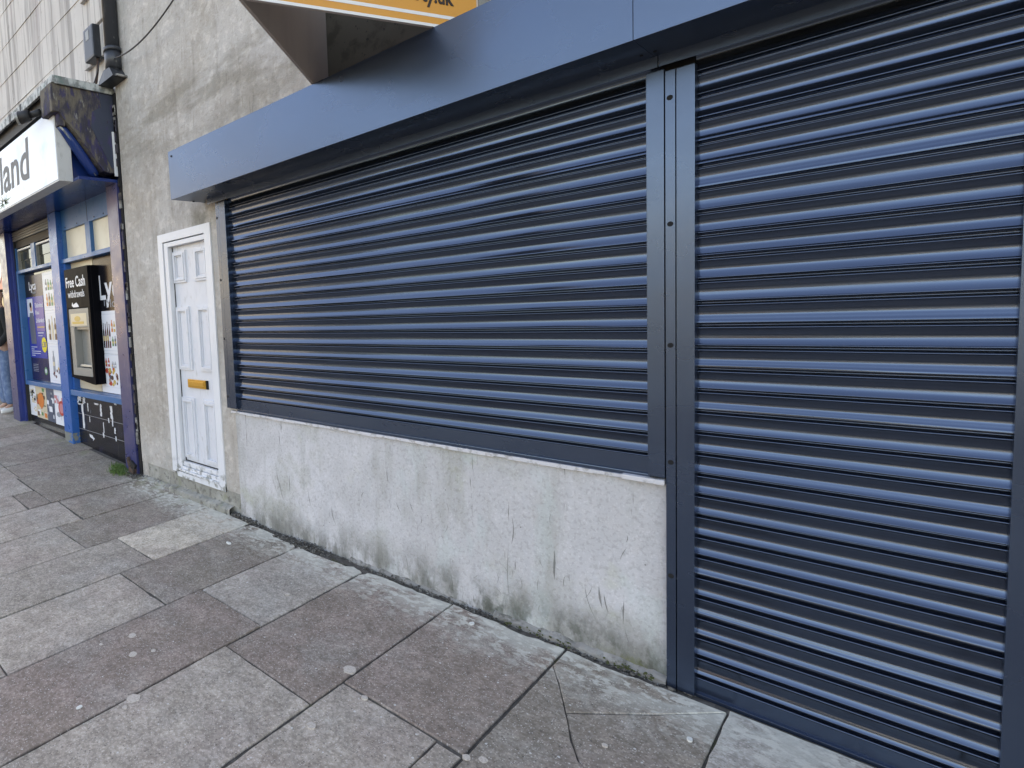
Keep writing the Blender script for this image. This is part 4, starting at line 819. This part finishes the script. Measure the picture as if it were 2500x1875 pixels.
one('box_body', cr, lambda b: [b.box(-8.60, -8.15, .35, .60, .215, .62, 'crate', bev=.01)]); one('box_lid', cr, lambda b: b.box(-8.62, -8.13, .335, .61, .625, .65, 'seal', bev=.006))

# ------------------------------------------------------------------ the other side of the street (seen in the reflections)
def house(x0, x1, y, h, m, label, d=9):
    r = root('terraced_house', ((x0 + x1) / 2, y, 0), label, 'house', 'houses across the street')
    one('wall', r, lambda b: b.box(x0, x1, y - d, y, -.3, h, m))
    def rf(b): b.prism([(y + .4, h), (y - d / 2, h + 2.6), (y - d - .4, h)], 'x', x0 - .003, x1 - .006, 'tile_roof')
    roof = one('roof', r, rf); one('chimney', roof, lambda b: b.box(x0 + .3, x0 + 1.2, y - d / 2 - .5, y - d / 2 + .5, h + 1.5, h + 3.8, m))
    n = max(2, int((x1 - x0) / 2.4)); w = (x1 - x0) / n
    for k in range(n):
        for z in (1.0, 3.9):
            xx = x0 + w * (k + .3); fr = one('window', r, lambda b: [b.box(xx - .06, xx + w * .4 + .06, y, y + .05, z - .06, z + 1.56, 'white')]); one('pane', fr, lambda b: b.box(xx, xx + w * .4, y + .02, y + .056, z, z + 1.5, 'pane'))
    one('door', r, lambda b: b.box(x0 + .1, x0 + .9, y + .001, y + .06, -.1, 2.0, 'blue_dark'))
house(-34, -25, -24, 8.4, 'cream', 'cream rendered house opposite, nearest on the left'); house(-43, -34.2, -24, 8.8, 'cream', 'cream house opposite with taller walls, second from the left'); house(-54, -43.2, -24, 8.2, 'cream', 'cream house opposite with tall chimney, farthest left')
house(-22, -8, -75, 6.4, 'brick', 'brick terrace far across the open ground, left of the others'); house(-7.8, 8, -78, 6.0, 'cream', 'cream terrace far across the open ground'); house(8.2, 24, -76, 6.6, 'brick', 'brick terrace far across the open ground, right of the others')
def tree(x, y, h, label):
    r = root('street_tree', (x, y, 0), label, 'tree', 'trees across the street'); rnd = random.Random(int(x * 7 + h * 13))
    def tr(b):
        b.tube([(x, y, -.3), (x + .1, y, h * .3), (x, y + .1, h * .6)], [.22, .16, .07], 'bark', n=8)
        for k in range(5): a = k * 1.3; b.tube([(x, y, h * (.3 + .06 * k)), (x + h * .2 * math.cos(a), y + h * .2 * math.sin(a), h * (.55 + .06 * k))], [.07, .02], 'bark', n=6)
    one('trunk', r, tr); b = MB(); i = b.mi('leaf'); cs = [(Vector((x + rnd.gauss(0, h * .16), y + rnd.gauss(0, h * .16), h * rnd.uniform(.45, .9))), h * rnd.uniform(.10, .2)) for _ in range(12)]
    for k in range(2600):
        c, rr = rnd.choice(cs); v = Vector((rnd.gauss(0, 1), rnd.gauss(0, 1), rnd.gauss(0, 1))).normalized() * rr * rnd.uniform(.5, 1.05) + c
        a, e = Vector((rnd.uniform(-1, 1), rnd.uniform(-1, 1), rnd.uniform(-1, 1))) * .14, Vector((rnd.uniform(-1, 1), rnd.uniform(-1, 1), rnd.uniform(-1, 1))) * .14
        f = b.bm.faces.new([b.bm.verts.new(q) for q in (v - a, v + e, v + a, v - e)]); f.material_index = i
    b.build('crown', r, recalc=False)
tree(-19, -30, 7.0, 'leafy tree across the road beside the cream house'); tree(-5, -52, 6.0, 'smaller leafy tree on the open ground opposite'); tree(9, -44, 6.5, 'leafy tree across the road on the right')
